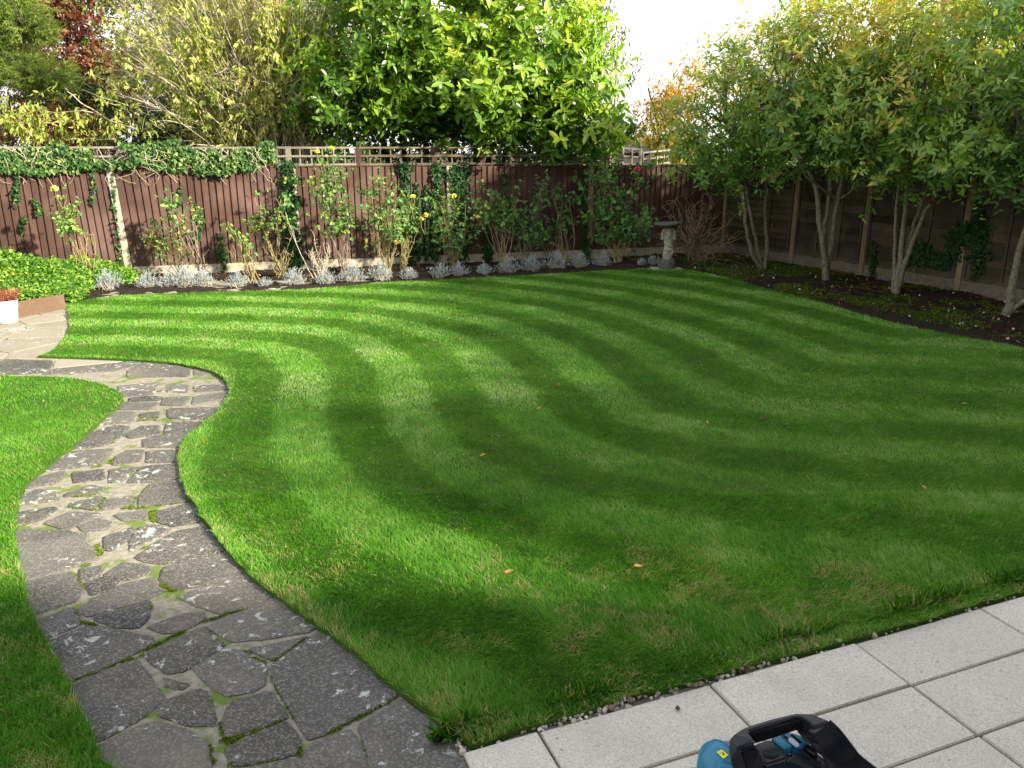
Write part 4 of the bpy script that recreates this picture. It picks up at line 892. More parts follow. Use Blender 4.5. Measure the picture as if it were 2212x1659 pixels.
# ------------------------------------------------------------------ ivy
def ivy_leaves(mb, rng, P, out, L=(.04, .075), tint=(.45, .2)):
    n = len(P); D = rng.normal(0, .5, (n, 3)); D[:, 2] -= .8; U = np.broadcast_to(np.array([out[0], out[1], .35]), (n, 3))+rng.normal(0, .35, (n, 3))
    l = rng.uniform(L[0], L[1], n); leaves(mb, P, D, U, l, l*.9, np.clip(rng.normal(tint[0], tint[1], n), 0, 1), shape='ivy', curl=.12)
def ivy_trail(label, pts_uv, width, n, seed, fence_='back', spread_o=.03, group=None, tint=(.4, .2), L=(.04, .07), o0=.035, stray=0):
    """ivy climbing on a fence: pts_uv = polyline of view columns/rows on the fence plane"""
    rng = np.random.default_rng(seed); f_pt, A_, dr, nn = (fpt, A0, fe, fn) if fence_ == 'back' else (rpt, R0, re, rn_)
    q = []
    for u, v in pts_uv:
        d = ray(u, v); M2 = np.array([dr, -d[:2]]).T; sol = np.linalg.solve(M2, -A_); s, t = sol[0], sol[1]; q.append((s, CH+d[2]*t))
    q = np.array(q); root = thing('ivy', label, 'ivy', f_pt(q[0][0], .03, max(0, q[0][1])), group); mb = MB()
    line = np.array([f_pt(s, o0, z) for s, z in q]); ns = max(1, int(width/.05)+1)
    for k in range(ns):
        w = rng.normal(0, width*.3, (len(line), 1)); tube(mb, line+w*np.array([dr[0], dr[1], 0])+rng.normal(0, .008, line.shape), .006, .003, 4, 10*len(line)//2+6, wob=.006, rng=rng)
    mb.build('stem', 'bark', root)
    t = rng.uniform(0, len(q)-1.001, n); i = t.astype(int); f = (t-i)[:, None]; c = q[i]*(1-f)+q[i+1]*f
    wloc = .62*width*(.35+.9*vnoise(t*1.7, t*0, 2.2, seed)); off = rng.normal(0, .42, n)*wloc; so = np.abs(rng.normal(0, spread_o, n))
    P = np.array([f_pt(a+b, o0+.01+g_, z_+h_) for (a, z_), b, g_, h_ in zip(c, off, so, rng.normal(0, .03, n))])
    mb = MB(); ivy_leaves(mb, rng, P, nn, L, tint); mb.build('leaves', 'ivy', root); return root
def ivy_mass():
    wv = lambda s_: .05*np.sin(s_*5.1)+.06*np.sin(s_*2.3+1)+.035*np.sin(s_*13)
    rng = np.random.default_rng(500); root = thing('ivy', 'thick mass of variegated ivy smothering the left end of the trellis', 'ivy', fpt(s_at(150), 0, FH)); n = 17000
    u = rng.uniform(-200, 592, n); sA = np.array([s_at(a) for a in np.linspace(-200, 592, 80)]); s = np.interp(u, np.linspace(-200, 592, 80), sA)
    top = np.interp(u, [-200, 0, 60, 130, 210, 300, 330, 365, 400, 430, 480, 530, 570, 592], [2.24, 2.26, 2.27, 2.27, 2.20, 2.16, 2.24, 2.42, 2.36, 2.18, 2.16, 2.28, 2.26, 2.22])
    bot = np.interp(u, [-200, 0, 60, 130, 200, 260, 330, 400, 430, 480, 550, 592], [1.80, 1.80, 1.78, 1.80, 1.88, 1.90, 1.84, 1.80, 1.74, 1.80, 1.80, 1.92])+.10*(vnoise(u, u*0, .05, 2)-.5)
    top = top+wv(s); z = bot+(top-bot)*rng.random(n)**.85; dens = np.interp(u, [-200, 180, 215, 300, 320, 420, 440, 592], [1, 1, .5, .5, .9, 1, .85, .85]); gap = vnoise(s*3, z*5, 1, 5)
    k = (rng.random(n) < dens) & (gap > .58-.45*dens); s, z = s[k], z[k]; n = len(s); o = rng.uniform(-.10, .16, n)*(.4+1.2*vnoise(s, z, 2.5, 8))
    P = np.stack([A0[0]+fe[0]*s+fn[0]*o, A0[1]+fe[1]*s+fn[1]*o, z], 1); mb = MB(); ivy_leaves(mb, rng, P, fn, (.045, .08), (.62, .26)); mb.build('leaves', 'ivy', root)
    mb = MB(); 
    for _ in range(46):
        a = rng.uniform(sA[0], sA[-1]); pts = [fpt(a+rng.normal(0, .12), rng.uniform(.03, .15), zz) for zz in np.linspace(2.2, rng.uniform(1.55, 1.85), 5)]; tube(mb, pts, .006, .003, 4, 12, wob=.01, rng=rng)
    mb.build('stem', 'twig_pale', root)
ivy_mass()
ig = None
for a in (('ivy hanging in a dense tuft from the trellis at the far left panel', [(42, 368), (38, 400), (36, 440)], .10, 90, 510),
          ('small ivy tuft hanging on the far left panel beside the yellow rose', [(72, 428), (84, 445), (82, 460)], .09, 60, 511),
          ('thin dangling ivy strands left of the first concrete post', [(195, 345), (205, 400), (200, 440)], .10, 60, 512),
          ('narrow ivy sprig low on the far left panel', [(50, 510), (48, 490), (56, 470)], .06, 40, 513),
          ('ivy creeping up the left edge of the first concrete post', [(268, 590), (258, 530), (249, 440), (243, 375)], .07, 110, 514),
          ('dark ivy tuft behind the bare rose right of the first post', [(425, 520), (437, 470), (425, 440)], .11, 90, 515),
          ('little ivy sprig on the second panel above the roses', [(478, 505), (476, 530), (470, 550)], .08, 50, 516),
          ('low ivy pyramid at the foot of the second panel', [(484, 580), (486, 555), (480, 530)], .10, 80, 517),
          ('tiny ivy sprigs dotted high on the second panel', [(388, 440), (390, 420), (392, 400)], .06, 36, 518),
          ('wide dark ivy column covering the left side of the second post', [(640, 575), (632, 520), (628, 450), (622, 400), (622, 350)], .34, 2000, 519),
          ('ivy column with pointed top behind the leafy roses', [(880, 575), (882, 500), (878, 430), (872, 350)], .28, 1100, 520),
          ('slim ivy spire between two ivy columns', [(905, 560), (902, 470), (898, 395)], .10, 260, 521),
          ('slim ivy spire above the double yellow rose', [(922, 560), (922, 470), (920, 400)], .12, 300, 522),
          ('straight ivy column reaching the trellis in the middle panel', [(940, 560), (942, 480), (944, 420), (941, 350)], .22, 850, 523),
          ('broad dark ivy column on the third post under the laurel', [(990, 560), (994, 480), (990, 420), (984, 360)], .42, 1900, 524),
          ('low ragged ivy curtain right of the third post', [(1052, 560), (1055, 520), (1050, 480)], .20, 380, 525),
          ('thin ivy spike above the round topped rose bush', [(1088, 470), (1090, 420), (1087, 372)], .09, 150, 526),
          ('leafy ivy climbing the timber post beside the big dark rose', [(1266, 570), (1262, 500), (1262, 430), (1262, 370)], .18, 620, 527),
          ('thread of ivy leaves above the pink rose', [(1362, 440), (1370, 400), (1375, 352)], .08, 130, 528)):
    ivy_trail(*a, tint=(.26, .16) if a[4] > 518 else (.42, .2))
ivy_trail('ivy scrambling over the dark panel left of the fourth tree', [(1968, 570), (1985, 520), (2010, 545), (2040, 575), (2075, 520), (2105, 480), (2118, 560)], .55, 1500, 540, 'right', tint=(.3, .15))
ivy_trail('ivy wrapped round the pale timber post at the right', [(2112, 600), (2122, 540), (2128, 500), (2118, 450)], .20, 420, 541, 'right', tint=(.3, .15))
ivy_trail('short ivy at the foot of the second timber post on the right fence', [(1890, 590), (1892, 560), (1894, 520)], .16, 160, 542, 'right', tint=(.3, .15))

# ------------------------------------------------------------------ roses
def petal_ball(mb, c, r, rng, mat=0):
    n = 26; D = rdir(rng, n); D[:, 2] = abs(D[:, 2])*.9+.05; D = norm(D); P = c+D*r*.15; U = np.cross(D, rdir(rng, n)); leaves(mb, P, D, D*.3+rng.normal(0, .6, (n, 3)), r*rng.uniform(.8, 1.15, n), r*1.0, .5, mat, curl=-.25, fold=.5, shape='round')
def rose(label, bu, bv, tops, spread, leafz, nleaf, seed, flowers=(), tint=(.5, .15), bare=6, canes=7, cane='cane', dens=1.0, red=None, Ls=.055, fromz=None):
    """tops: list of (u, v) cane ends; leafz: (z0, z1) leafy zone"""
    rng = np.random.default_rng(seed); b = W(bu, bv, .02); root = thing('rose_bush', label, 'rose bush', b, 'rose bushes along the back fence'); mb = MB(); ends = []; nodes = []
    for k in range(canes):
        u, v = tops[k % len(tops)]; e = AT(u+rng.normal(0, 5), v+rng.uniform(0, 22)*(k >= len(tops)), b[1]+rng.uniform(-.12, .18)); s = b+[rng.normal(0, .06), rng.normal(0, .04), -.02]
        m = s*.55+e*.45+rng.normal(0, .035, 3)*[1, 1, .3]; p = tube(mb, [s, m, e], .0085, .0038, 5, 14, wob=.006, rng=rng); ends.append(p); nodes.append(p)
    for k in range(bare):   # woody old stubs
        s = b+[rng.normal(0, .03), rng.normal(0, .03), 0]; a = rng.uniform(-.9, .9); l = rng.uniform(.2, .5); e = s+[math.sin(a)*l*.6, rng.normal(0, .06), l]; p = tube(mb, [s, (s+e)/2+rng.normal(0, .02, 3), e], .010, .005, 5, 8, wob=.006, rng=rng); nodes.append(p)
        for _ in range(3): q = p[rng.integers(3, 8)]; tube(mb, [q, q+rng.normal(0, .03, 3), q+[rng.normal(0, .07), rng.normal(0, .05), rng.uniform(.04, .14)]], .005, .003, 4, 5)
    S = []; T = []
    for p in ends:
        for _ in range(5): i = rng.integers(5, 13); S.append(p[i]); T.append(p[i]+[rng.normal(0, spread*.45), rng.normal(0, spread*.3), rng.uniform(.0, .28)])
    limbs(mb, rng, S, T, .005, .0025, 4, 5, .1); mb.build('canes', cane, root)
    cand = np.vstack([p[4:] for p in ends]+[np.array(T)]); z0, z1 = leafz; cand = cand[(cand[:, 2] > z0) & (cand[:, 2] < z1+.2)]
    if len(cand) and nleaf:
        nleaf = int(nleaf*(.62 if bu < 800 else .44))
        P = cand[rng.integers(0, len(cand), nleaf)]+rng.normal(0, 1, (nleaf, 3))*[spread*.5, spread*.25, spread*.42]; D = rdir(rng, nleaf); D[:, 1] -= .35; D[:, 2] -= .1
        mb = MB(); shoots(mb, rng, P, D, .11, 5, Ls*1.15, Ls*.8, np.clip(rng.normal(tint[0], tint[1], nleaf), 0, 1), spread=1.1, droop=.25, shape='round'); mb.build('leaves', 'rose', root)
    if red:
        mb = MB(); c = np.array([AT(red[0]+rng.normal(0, 5), red[1]+rng.normal(0, 4), b[1]-.05) for _ in range(9)]); shoots(mb, rng, c, rdir(rng, 9), .06, 5, .045, .02, .3, shape='lance'); mb.build('young_leaves', 'scarlet', root)
    for u, v, m_, r in flowers:
        mb = MB(); c = AT(u, v, b[1]-.12); petal_ball(mb, c, r*1.15, rng); tube(mb, [c-[0, 0, .01], c+[rng.normal(0, .02), .03, -.12], c+[rng.normal(0, .04), .10, -.28]], .004, .004, 4, 6, mat=1); mb.build('flower', [m_, 'cane'], root)
Y_ = 'petal_yellow'
rose('tall thin rose with one pale yellow bloom above the ground cover', 200, 615, [(128, 430), (140, 450), (118, 470), (150, 520), (190, 500), (205, 520)], .12, (.9, 1.75), 110, 601, [(118, 410, Y_, .05)], bare=3, canes=6, tint=(.62, .12))
rose('sparse rose with yellowing stems left of the two bare canes', 392, 600, [(318, 470), (345, 520), (370, 450), (330, 560), (390, 470)], .16, (.35, 1.5), 120, 602, bare=4, canes=6, tint=(.72, .15))
rose('nearly bare rose with two tall leaf tufted canes', 440, 602, [(368, 435), (412, 450), (420, 455), (365, 432), (345, 490)], .12, (1.0, 1.5), 75, 603, bare=3, canes=7, cane='cane_red', tint=(.5, .2))
rose('low twiggy rose with yellow stems and few leaves', 545, 610, [(500, 480), (512, 500), (530, 510), (500, 540), (540, 525)], .10, (.5, 1.2), 55, 604, bare=6, canes=8, tint=(.7, .2))
rose('bare pale caned rose leaning over the ivy column', 612, 597, [(535, 470), (560, 455), (590, 480), (545, 425), (640, 500), (600, 430)], .14, (.8, 1.5), 95, 605, bare=7, canes=8, tint=(.65, .2), red=(541, 428))
rose('knobbly whitish stumpy rose right of the second post', 692, 600, [(665, 540), (680, 520), (710, 530), (715, 540), (610, 440)], .10, (1.0, 1.5), 20, 606, bare=12, canes=6, cane='twig_pale')
rose('tall bright leafy rose topped by two pale yellow blooms', 742, 592, [(690, 345), (716, 345), (690, 400), (735, 400), (745, 440), (670, 390), (760, 460)], .20, (.75, 1.95), 400, 607, [(685, 328, Y_, .038), (716, 322, Y_, .042)], bare=6, canes=9, cane='cane_red', tint=(.58, .13))
rose('wide leafy rose with many pale straight canes and red young leaves', 836, 592, [(785, 400), (800, 380), (830, 370), (845, 420), (850, 460), (770, 440), (820, 440), (862, 470)], .22, (.65, 1.85), 430, 608, bare=7, canes=12, tint=(.48, .14), red=(846, 387))
rose('loose rose with three deep yellow blooms before the ivy', 872, 582, [(893, 430), (868, 420), (900, 470), (885, 500), (862, 480)], .16, (.7, 1.6), 190, 609, [(893, 426, Y_, .04), (910, 474, Y_, .042), (920, 466, Y_, .042)], bare=4, canes=8, tint=(.52, .15))
rose('bushy rose with lemon bloom at the top centre, in front of the broad ivy', 982, 578, [(940, 440), (960, 425), (980, 425), (1005, 440), (1015, 480), (935, 490), (975, 500)], .22, (.4, 1.55), 430, 610, [(980, 425, Y_, .042), (1032, 470, Y_, .03)], bare=9, canes=9, tint=(.54, .16))
rose('round topped rose bush on a fan of bare canes', 1084, 574, [(1035, 430), (1055, 420), (1085, 425), (1110, 430), (1120, 470), (1040, 480), (1075, 460)], .22, (.8, 1.6), 440, 611, bare=6, canes=11, tint=(.50, .13))
rose('bluish green rose with tall single shoot between round and slim roses', 1133, 572, [(1180, 375), (1165, 400), (1130, 440), (1150, 470), (1120, 500), (1115, 480)], .18, (.45, 1.8), 300, 612, bare=5, canes=8, cane='bark', tint=(.32, .13))
rose('very small low rose near the timber post', 1188, 560, [(1170, 490), (1180, 490), (1192, 495)], .12, (.3, .95), 75, 613, bare=2, canes=5, tint=(.5, .16))
rose('slim upright rose with a yellow leaf patch', 1218, 566, [(1200, 420), (1215, 415), (1228, 430), (1208, 480), (1222, 490)], .14, (.65, 1.6), 170, 614, bare=4, canes=7, tint=(.42, .16))
rose('big dark climbing rose spread over the timber post and last panel', 1335, 566, [(1262, 400), (1290, 370), (1310, 345), (1320, 400), (1290, 440), (1340, 450), (1380, 480), (1400, 440), (1380, 370), (1350, 480)], .28, (.5, 2.1), 760, 615, [(1377, 367, 'petal_pink', .05)], bare=7, canes=10, tint=(.40, .15), Ls=.075)

# ------------------------------------------------------------------ silver lavender edging
LAV = [(235, 632, 26, 'silver cushion plant at the edge of the green ground cover, leftmost of the edging'), (322, 628, 24, 'silver cushion at the left end of the triple clump below the first panel roses'), (362, 626, 20, 'silver cushion second in the clump below the bare left roses'), (398, 625, 30, 'silver cushion third in the clump, below the two bare canes'), (437, 624, 28, 'silver cushion at the right end of the left clump'), (513, 625, 23, 'single silver cushion directly before the low yellow stemmed rose'), (572, 624, 14, 'smallest silver cushion standing alone before the second post'), (638, 620, 26, 'single silver cushion directly before the second concrete post'), (706, 619, 24, 'silver cushion before the knobbly stumpy rose'), (762, 615, 28, 'wide silver cushion before the tall bright rose'), (822, 611, 27, 'silver cushion under the many caned wide rose'), (883, 608, 20, 'small silver cushion under the loose yellow rose'), (951, 604, 23, 'silver cushion left of a close pair under the ivy columns'), (993, 601, 20, 'silver cushion under the bushy lemon rose'), (1046, 598, 18, 'neat round silver cushion left of the fan caned rose'), (1098, 595, 25, 'silver cushion below the round topped rose, left one of two'), (1146, 591, 24, 'silver cushion below the bluish rose'), (1200, 586, 28, 'silver cushion below the slim upright rose'), (1250, 583, 25, 'silver cushion just left of the timber post'), (1302, 580, 23, 'silver cushion just right of the timber post'), (1385, 578, 9, 'tiny silver sprout left of the stone bird bath'), (1412, 577, 15, 'thin silver plant touching the base of the stone bird bath')]
for i, (u, v, w, lab) in enumerate(LAV):
    rng = np.random.default_rng(700+i); b = W(u, v-4, .0); sc = np.linalg.norm(b[:2])/F; r = w*sc; root = thing('lavender', lab, 'lavender', b, 'silver lavender cushions edging the back bed')
    n = int(40*(w/25)**1.5)+10; a = rng.uniform(0, 6.28, n); q = np.sqrt(rng.random(n)); lean = q*.85; D = np.stack([np.cos(a)*np.sin(lean), np.sin(a)*np.sin(lean), np.cos(lean)], 1)
    ln = r*.95*rng.uniform(.55, 1.05, n); mb = MB(); B = b+np.c_[rng.normal(0, r*.26, (n, 2)), np.zeros(n)]; limbs(mb, rng, B, B+D*ln[:, None], .004, .002, 3, 4, .06); mb.build('stems', 'twig_pale', root)
    m = int(330*(w/25)**1.6)+60; a = rng.uniform(0, 6.28, m); q = rng.uniform(0, 1.35, m)**1.0; f_ = rng.uniform(.45, 1.0, m)*(1+.25*np.sin(a*3+i)+.12*np.sin(a*7)); O = np.stack([np.cos(a)*np.sin(q), np.sin(a)*np.sin(q), np.cos(q)*rng.uniform(.95, 1.25)], 1)
    mb = MB(); shoots(mb, rng, b+O*(r*f_)[:, None]*[1, 1, 1.0], O+[0, 0, .5]+rng.normal(0, .3, O.shape), rng.uniform(.03, .06, m), 11, .016, .0085, np.clip(rng.normal(.5, .12, m)+.35*(f_-.75), 0, 1), spread=1.0, droop=0, simple=True, fold=.1); mb.build('foliage', 'silver', root)

# ------------------------------------------------------------------ ground cover, edging board, bucket
rng = np.random.default_rng(801); n = 13000
pu = rng.uniform(-180, 285, n); x0 = np.array([W(a, 640, 0)[:2] for a in (-180, 285)])
gc = []
s = rng.uniform(-4.0, .12, n*2); o = rng.uniform(.05, 2.6, n*2); P = np.stack([A0[0]+fe[0]*s+fn[0]*o, A0[1]+fe[1]*s+fn[1]*o], 1)
lim = W(150, 660, 0)[1]; front = np.where(P[:, 0] < W(150, 655, 0)[0], W(60, 668, 0)[1]-.1, 0); k = (P[:, 1] > front) & (MF(P[:, 0], P[:, 1]) > .03)
rt = np.clip((.35-s)/.9, 0, 1)*np.clip((P[:, 1]-front)/.15, 0, 1)
kk = k & ((s < -.35) | (o < 1.0) & (rng.random(len(s)) < .8)); P = P[kk]; s = s[kk]; o = o[kk]; hgt = (.45*np.clip((-s+.3)/1.1, .15, 1)*(.55+.9*vnoise(P[:, 0], P[:, 1], 1.3, 4)))*np.clip(1.15-o*.30, .3, 1)
n = len(P); z = hgt*rng.uniform(.55, 1.05, n); D = rdir(rng, n); D[:, 2] = abs(D[:, 2])*.5; D[:, 1] -= .3
mb = MB(); shoots(mb, rng, np.c_[P, z], D, .09, 5, .056, .040, np.clip(rng.normal(.50, .22, n), 0, 1), spread=1.1, droop=.1, up=1.6, shape='round')
m = 2500; k2 = rng.integers(0, n, m); limbs(mb, rng, np.c_[P[k2], np.zeros(m)], np.c_[P[k2]+rng.normal(0, .05, (m, 2)), z[k2]], .004, .002, 3, 4)
tag(mb.build('ground_cover', 'cover'), 'dense bright green leafy ground cover at the foot of the fence', 'ground cover', kind='stuff')
mb = MB(); a = W(-130, 716, 0); b = W(138, 668, 0); ax0 = norm(b-a); ax = np.array([ax0, [-ax0[1], ax0[0], 0], [0, 0, 1]]); Ls = np.linalg.norm(b-a)
cbox(mb, (a+b)/2+[0, .03, .10], (Ls, .055, .22), ax, tint=.5, ch=.006); tag(mb.build('edging_board', 'sleeper'), 'reddish brown timber board edging the ground cover beside the paving', 'edging board')
# bucket
rng = np.random.default_rng(820); bb = W(17, 697, 0); bb[2] = .006; root = thing('bucket_planter', 'pale metal bucket planted with reddish sedum at the left edge', 'planter', bb)
G['zinc'] = simple_mat('galvanised_metal', (.52, .55, .60), (.72, .74, .78), 5, .42, .05, .002, .5, metal=.25)
mb = MB(); lathe(mb, bb, [(.0, .003), (.118, .0), (.122, .006), (.128, .06), (.1285, .068), (.131, .072), (.143, .185), (.147, .192), (.150, .20), (.158, .285), (.163, .29), (.163, .297), (.157, .297), (.152, .27), (.0, .262)], 40); mb.build('bucket', 'zinc', root, True)
mb = MB(); lathe(mb, bb, [(.0, .275), (.153, .27)], 24); mb.build('soil', 'soil', root)
mb = MB(); n = 210; a = rng.uniform(0, 6.28, n); q = np.sqrt(rng.random(n))*.14; P = np.stack([bb[0]+q*np.cos(a), bb[1]+q*np.sin(a), np.full(n, .27)], 1); D = np.stack([q*4*np.cos(a), q*4*np.sin(a), np.full(n, 1.)], 1)+rng.normal(0, .25, (n, 3)); shoots(mb, rng, P, D, rng.uniform(.08, .2, n), 12, .026, .010, np.clip(rng.normal(.55, .25, n), 0, 1), spread=1.0, droop=0); mb.build('sedum', 'sedum', root)
for sgn in (-1, 1): mb = MB(); cbox(mb, bb+[sgn*.168, -.02, .27], (.012, .05, .04), ch=.003); mb.build('handle', 'zinc', root)

# ------------------------------------------------------------------ bird bath
def stone_body(name, blobs, parent, voxel=.010):
    bm = bmesh.new()
    for kind, c, r, rot in blobs:
        M_ = Matrix.Translation(Vector(c)) @ (Matrix.Rotation(rot[0], 4, 'Y') @ Matrix.Rotation(rot[1], 4, 'X'))@Matrix.Diagonal((r[0], r[1], r[2], 1))
        if kind == 's': bmesh.ops.create_icosphere(bm, subdivisions=3, radius=1, matrix=M_)
        elif kind == 'c': bmesh.ops.create_cone(bm, cap_ends=True, segments=32, radius1=1, radius2=.86, depth=2, matrix=M_)
        elif kind == 'b': bmesh.ops.create_cube(bm, size=2, matrix=M_)
    me = bpy.data.meshes.new(name); bm.to_mesh(me); bm.free(); me.materials.append(G['carved']); o = bpy.data.objects.new(name, me); COL.objects.link(o)
    rm = o.modifiers.new('join', 'REMESH'); rm.mode = 'VOXEL'; rm.voxel_size = voxel; rm.use_smooth_shade = True
    sm = o.modifiers.new('soften', 'SMOOTH'); sm.factor = .5; sm.iterations = 2
    tx = bpy.data.textures.new('weathering', 'CLOUDS'); tx.noise_scale = .03; tx.noise_depth = 3; dm = o.modifiers.new('worn', 'DISPLACE'); dm.texture = tx; dm.strength = .007; dm.mid_level = .5
    if parent is not None: o.parent = parent
    return o
def carved_mat():
    m, nt, out = new_mat('weathered_carved_stone'); c = coords(nt); n = noise(nt, 30, 6, .7, c); n2 = noise(nt, 8, 4, .6, c); n3 = noise(nt, 55, 3, .6, c)
    b = ramp(nt, [(.3, (.20, .19, .155)), (.7, (.42, .40, .33))], n.outputs[0]); d = mix(nt, ramp(nt, [(.5, 0.0), (.66, .75)], n2.outputs[0]).outputs[0], b.outputs[0], (.13, .13, .10)); d = mix(nt, ramp(nt, [(.62, 0.0), (.68, .6)], n3.outputs[0]).outputs[0], d, (.05, .05, .04))
    principled(nt, out, d, .95, bump(nt, n.outputs[0], .8, .006), .15); return m
G['carved'] = carved_mat(); G['carved_dark'] = simple_mat('mossy_dark_stone', (.045, .043, .04), (.15, .145, .13), 28, .95, .8, .006, .15)
bp = W(1440, 583, 0); root = thing('bird_bath', 'weathered stone bird bath held up by a carved child figure', 'bird bath', bp)
mb = MB(); rng = np.random.default_rng(9); box(mb, [0, -.01, .008], (.58, .36, .035), jit=.004, rng=rng); mb.build('slab', 'concrete', root).matrix_parent_inverse = Matrix()
mb = MB(); lathe(mb, (0, 0, 0), [(0, .02), (.150, .02), (.155, .04), (.150, .13), (.142, .19), (.120, .215), (0, .22)], 30, wob=.012, rng=rng); mb.build('plinth', 'carved_dark', root, True).matrix_parent_inverse = Matrix()
S_ = 's'
fig = [('c', (0, 0, .30), (.095, .09, .10), (0, 0)), (S_, (-.03, -.03, .28), (.07, .06, .10), (0, 0)), (S_, (.04, -.02, .32), (.065, .06, .10), (0, 0)), (S_, (0, -.02, .38), (.092, .075, .05), (0, 0)),   # draped legs
       (S_, (.01, 0, .43), (.085, .066, .065), (0, 0)), (S_, (.008, -.035, .465), (.06, .05, .055), (0, 0)), (S_, (0, 0, .53), (.085, .062, .085), (0, 0)), (S_, (0, -.005, .585), (.098, .058, .05), (0, 0)),   # hips, belly, chest, shoulders
       (S_, (0, -.01, .625), (.035, .035, .03), (0, 0)), (S_, (0, -.035, .672), (.053, .056, .060), (0, 0)), (S_, (-.022, -.078, .655), (.018, .016, .018), (0, 0)), (S_, (.022, -.078, .655), (.018, .016, .018), (0, 0)), (S_, (0, -.092, .668), (.010, .013, .012), (0, 0)), (S_, (0, -.08, .628), (.022, .015, .012), (0, 0)),
       (S_, (0, -.02, .712), (.062, .060, .034), (0, 0)), (S_, (-.035, -.055, .70), (.022, .02, .02), (0, 0)), (S_, (.035, -.055, .70), (.022, .02, .02), (0, 0)), (S_, (0, -.075, .715), (.02, .016, .016), (0, 0)),   # curls
       (S_, (-.108, -.01, .60), (.030, .032, .055), (.35, 0)), (S_, (.108, -.01, .60), (.030, .032, .055), (-.35, 0)), (S_, (-.118, -.012, .665), (.027, .030, .055), (0, 0)), (S_, (.118, -.012, .665), (.027, .030, .055), (0, 0)), (S_, (-.100, -.015, .722), (.034, .032, .030), (.5, 0)), (S_, (.100, -.015, .722), (.034, .032, .030), (-.5, 0)),
       ('b', (0, 0, .64), (.085, .03, .09), (0, 0)), ('c', (0, 0, .762), (.118, .110, .022), (math.pi, 0)), ('c', (0, 0, .735), (.095, .09, .02), (math.pi, 0))]
stone_body('carved_figure', fig, root, .008)
mb = MB(); lathe(mb, (0, 0, 0), [(0, .775), (.10, .775), (.14, .785), (.20, .815), (.232, .84), (.245, .85), (.246, .872), (.236, .878), (.215, .872), (.16, .845), (0, .835)], 48, wob=.004, rng=rng); o = mb.build('bowl', 'carved_dark', root, True); o.matrix_parent_inverse = Matrix(); o.rotation_euler = (0, R(-2.5), 0)

# ------------------------------------------------------------------ bare shrub behind the bird bath
def bare_shrub():
    rng = np.random.default_rng(850); b = W(1505, 572, 0); b[1] += .25; root = thing('bare_shrub', 'leafless brown twiggy shrub in the shady corner behind the bird bath', 'shrub', b); mb = MB(); n = 62
    a = rng.uniform(0, 6.28, n); q = rng.uniform(.1, 1.15, n); D = np.stack([np.cos(a)*np.sin(q)*1.2, np.sin(a)*np.sin(q)*.6, np.cos(q)], 1); ln = rng.uniform(.65, 1.2, n)
    S = b+np.c_[rng.normal(0, .09, (n, 2)), rng.uniform(0, .35, n)]; T = S+D*ln[:, None]; K = 8; t = np.linspace(0, 1, K)[None, :, None]; P = S[:, None]*(1-t)+T[:, None]*t+rng.normal(0, .018, (n, K, 3)); P[..., 2] -= (t**2*.14*np.sin(q)[:, None, None])[..., 0]; P[..., 2] = np.maximum(P[..., 2], .03); tubes(mb, P, np.linspace(.009, .004, K)[None]*np.ones((n, 1)), 4)
    m = 430; i = rng.integers(0, n, m); j = rng.integers(2, K, m); s = P[i, j]; e = s+norm(norm(D[i])*.7+rng.normal(0, .55, (m, 3)))*rng.uniform(.1, .32, (m, 1)); limbs(mb, rng, s, e, .005, .0028, 3, 4, .1)
    for k in range(9): tube(mb, [b+rng.normal(0, .05, 3)*[1, 1, 0], b+[rng.uniform(-.2, .5), -.1, .35], b+[rng.uniform(-.3, 1.0), -.3, .25], b+[rng.uniform(-.3, 1.1), -.4, .02]], .008, .003, 4, 12, wob=.01, rng=rng)
    mb.build('twigs', 'cane_red', root)
bare_shrub()

# ------------------------------------------------------------------ neighbour's trellis, shed, house
G['felt'] = simple_mat('dark_roof_sheet', (.02, .02, .022), (.08, .08, .085), 14, .7, .3, .004)
G['shed_wood'] = simple_mat('grey_shed_boards', (.045, .05, .055), (.10, .10, .10), 6, .8, .3, .003, .2, (1, 1, 8))
Yt = 18.9; c = AT(1345, 400, Yt); root = thing('shed', 'small dark shed with a corrugated roof behind the back fence', 'shed', (c[0], Yt+1.2, 0)); mb = MB(); box(mb, (c[0], Yt+1.2, 1.04), (1.3, 1.6, 2.08)); mb.build('wall', 'shed_wood', root)
mb = MB(); nx_ = 60; xx = np.linspace(c[0]-.75, c[0]+.75, nx_); zz = .022*np.sin((xx-c[0])*44); V = []
for yv, zv in ((Yt+.3, 2.12), (Yt+2.2, 2.24)):
    V += [(x_, yv, zv+z_) for x_, z_ in zip(xx, zz)]
    V += [(x_, yv, zv+z_-.02) for x_, z_ in zip(xx, zz)]
i = np.arange(nx_-1); mb.add(V, np.vstack([np.stack([i, i+1, i+1+2*nx_, i+2*nx_], 1), np.stack([i, i+nx_, i+1+nx_, i+1], 1), np.stack([i+nx_, i+3*nx_, i+1+3*nx_, i+1+nx_], 1)])); mb.build('roof', 'felt', root, True)
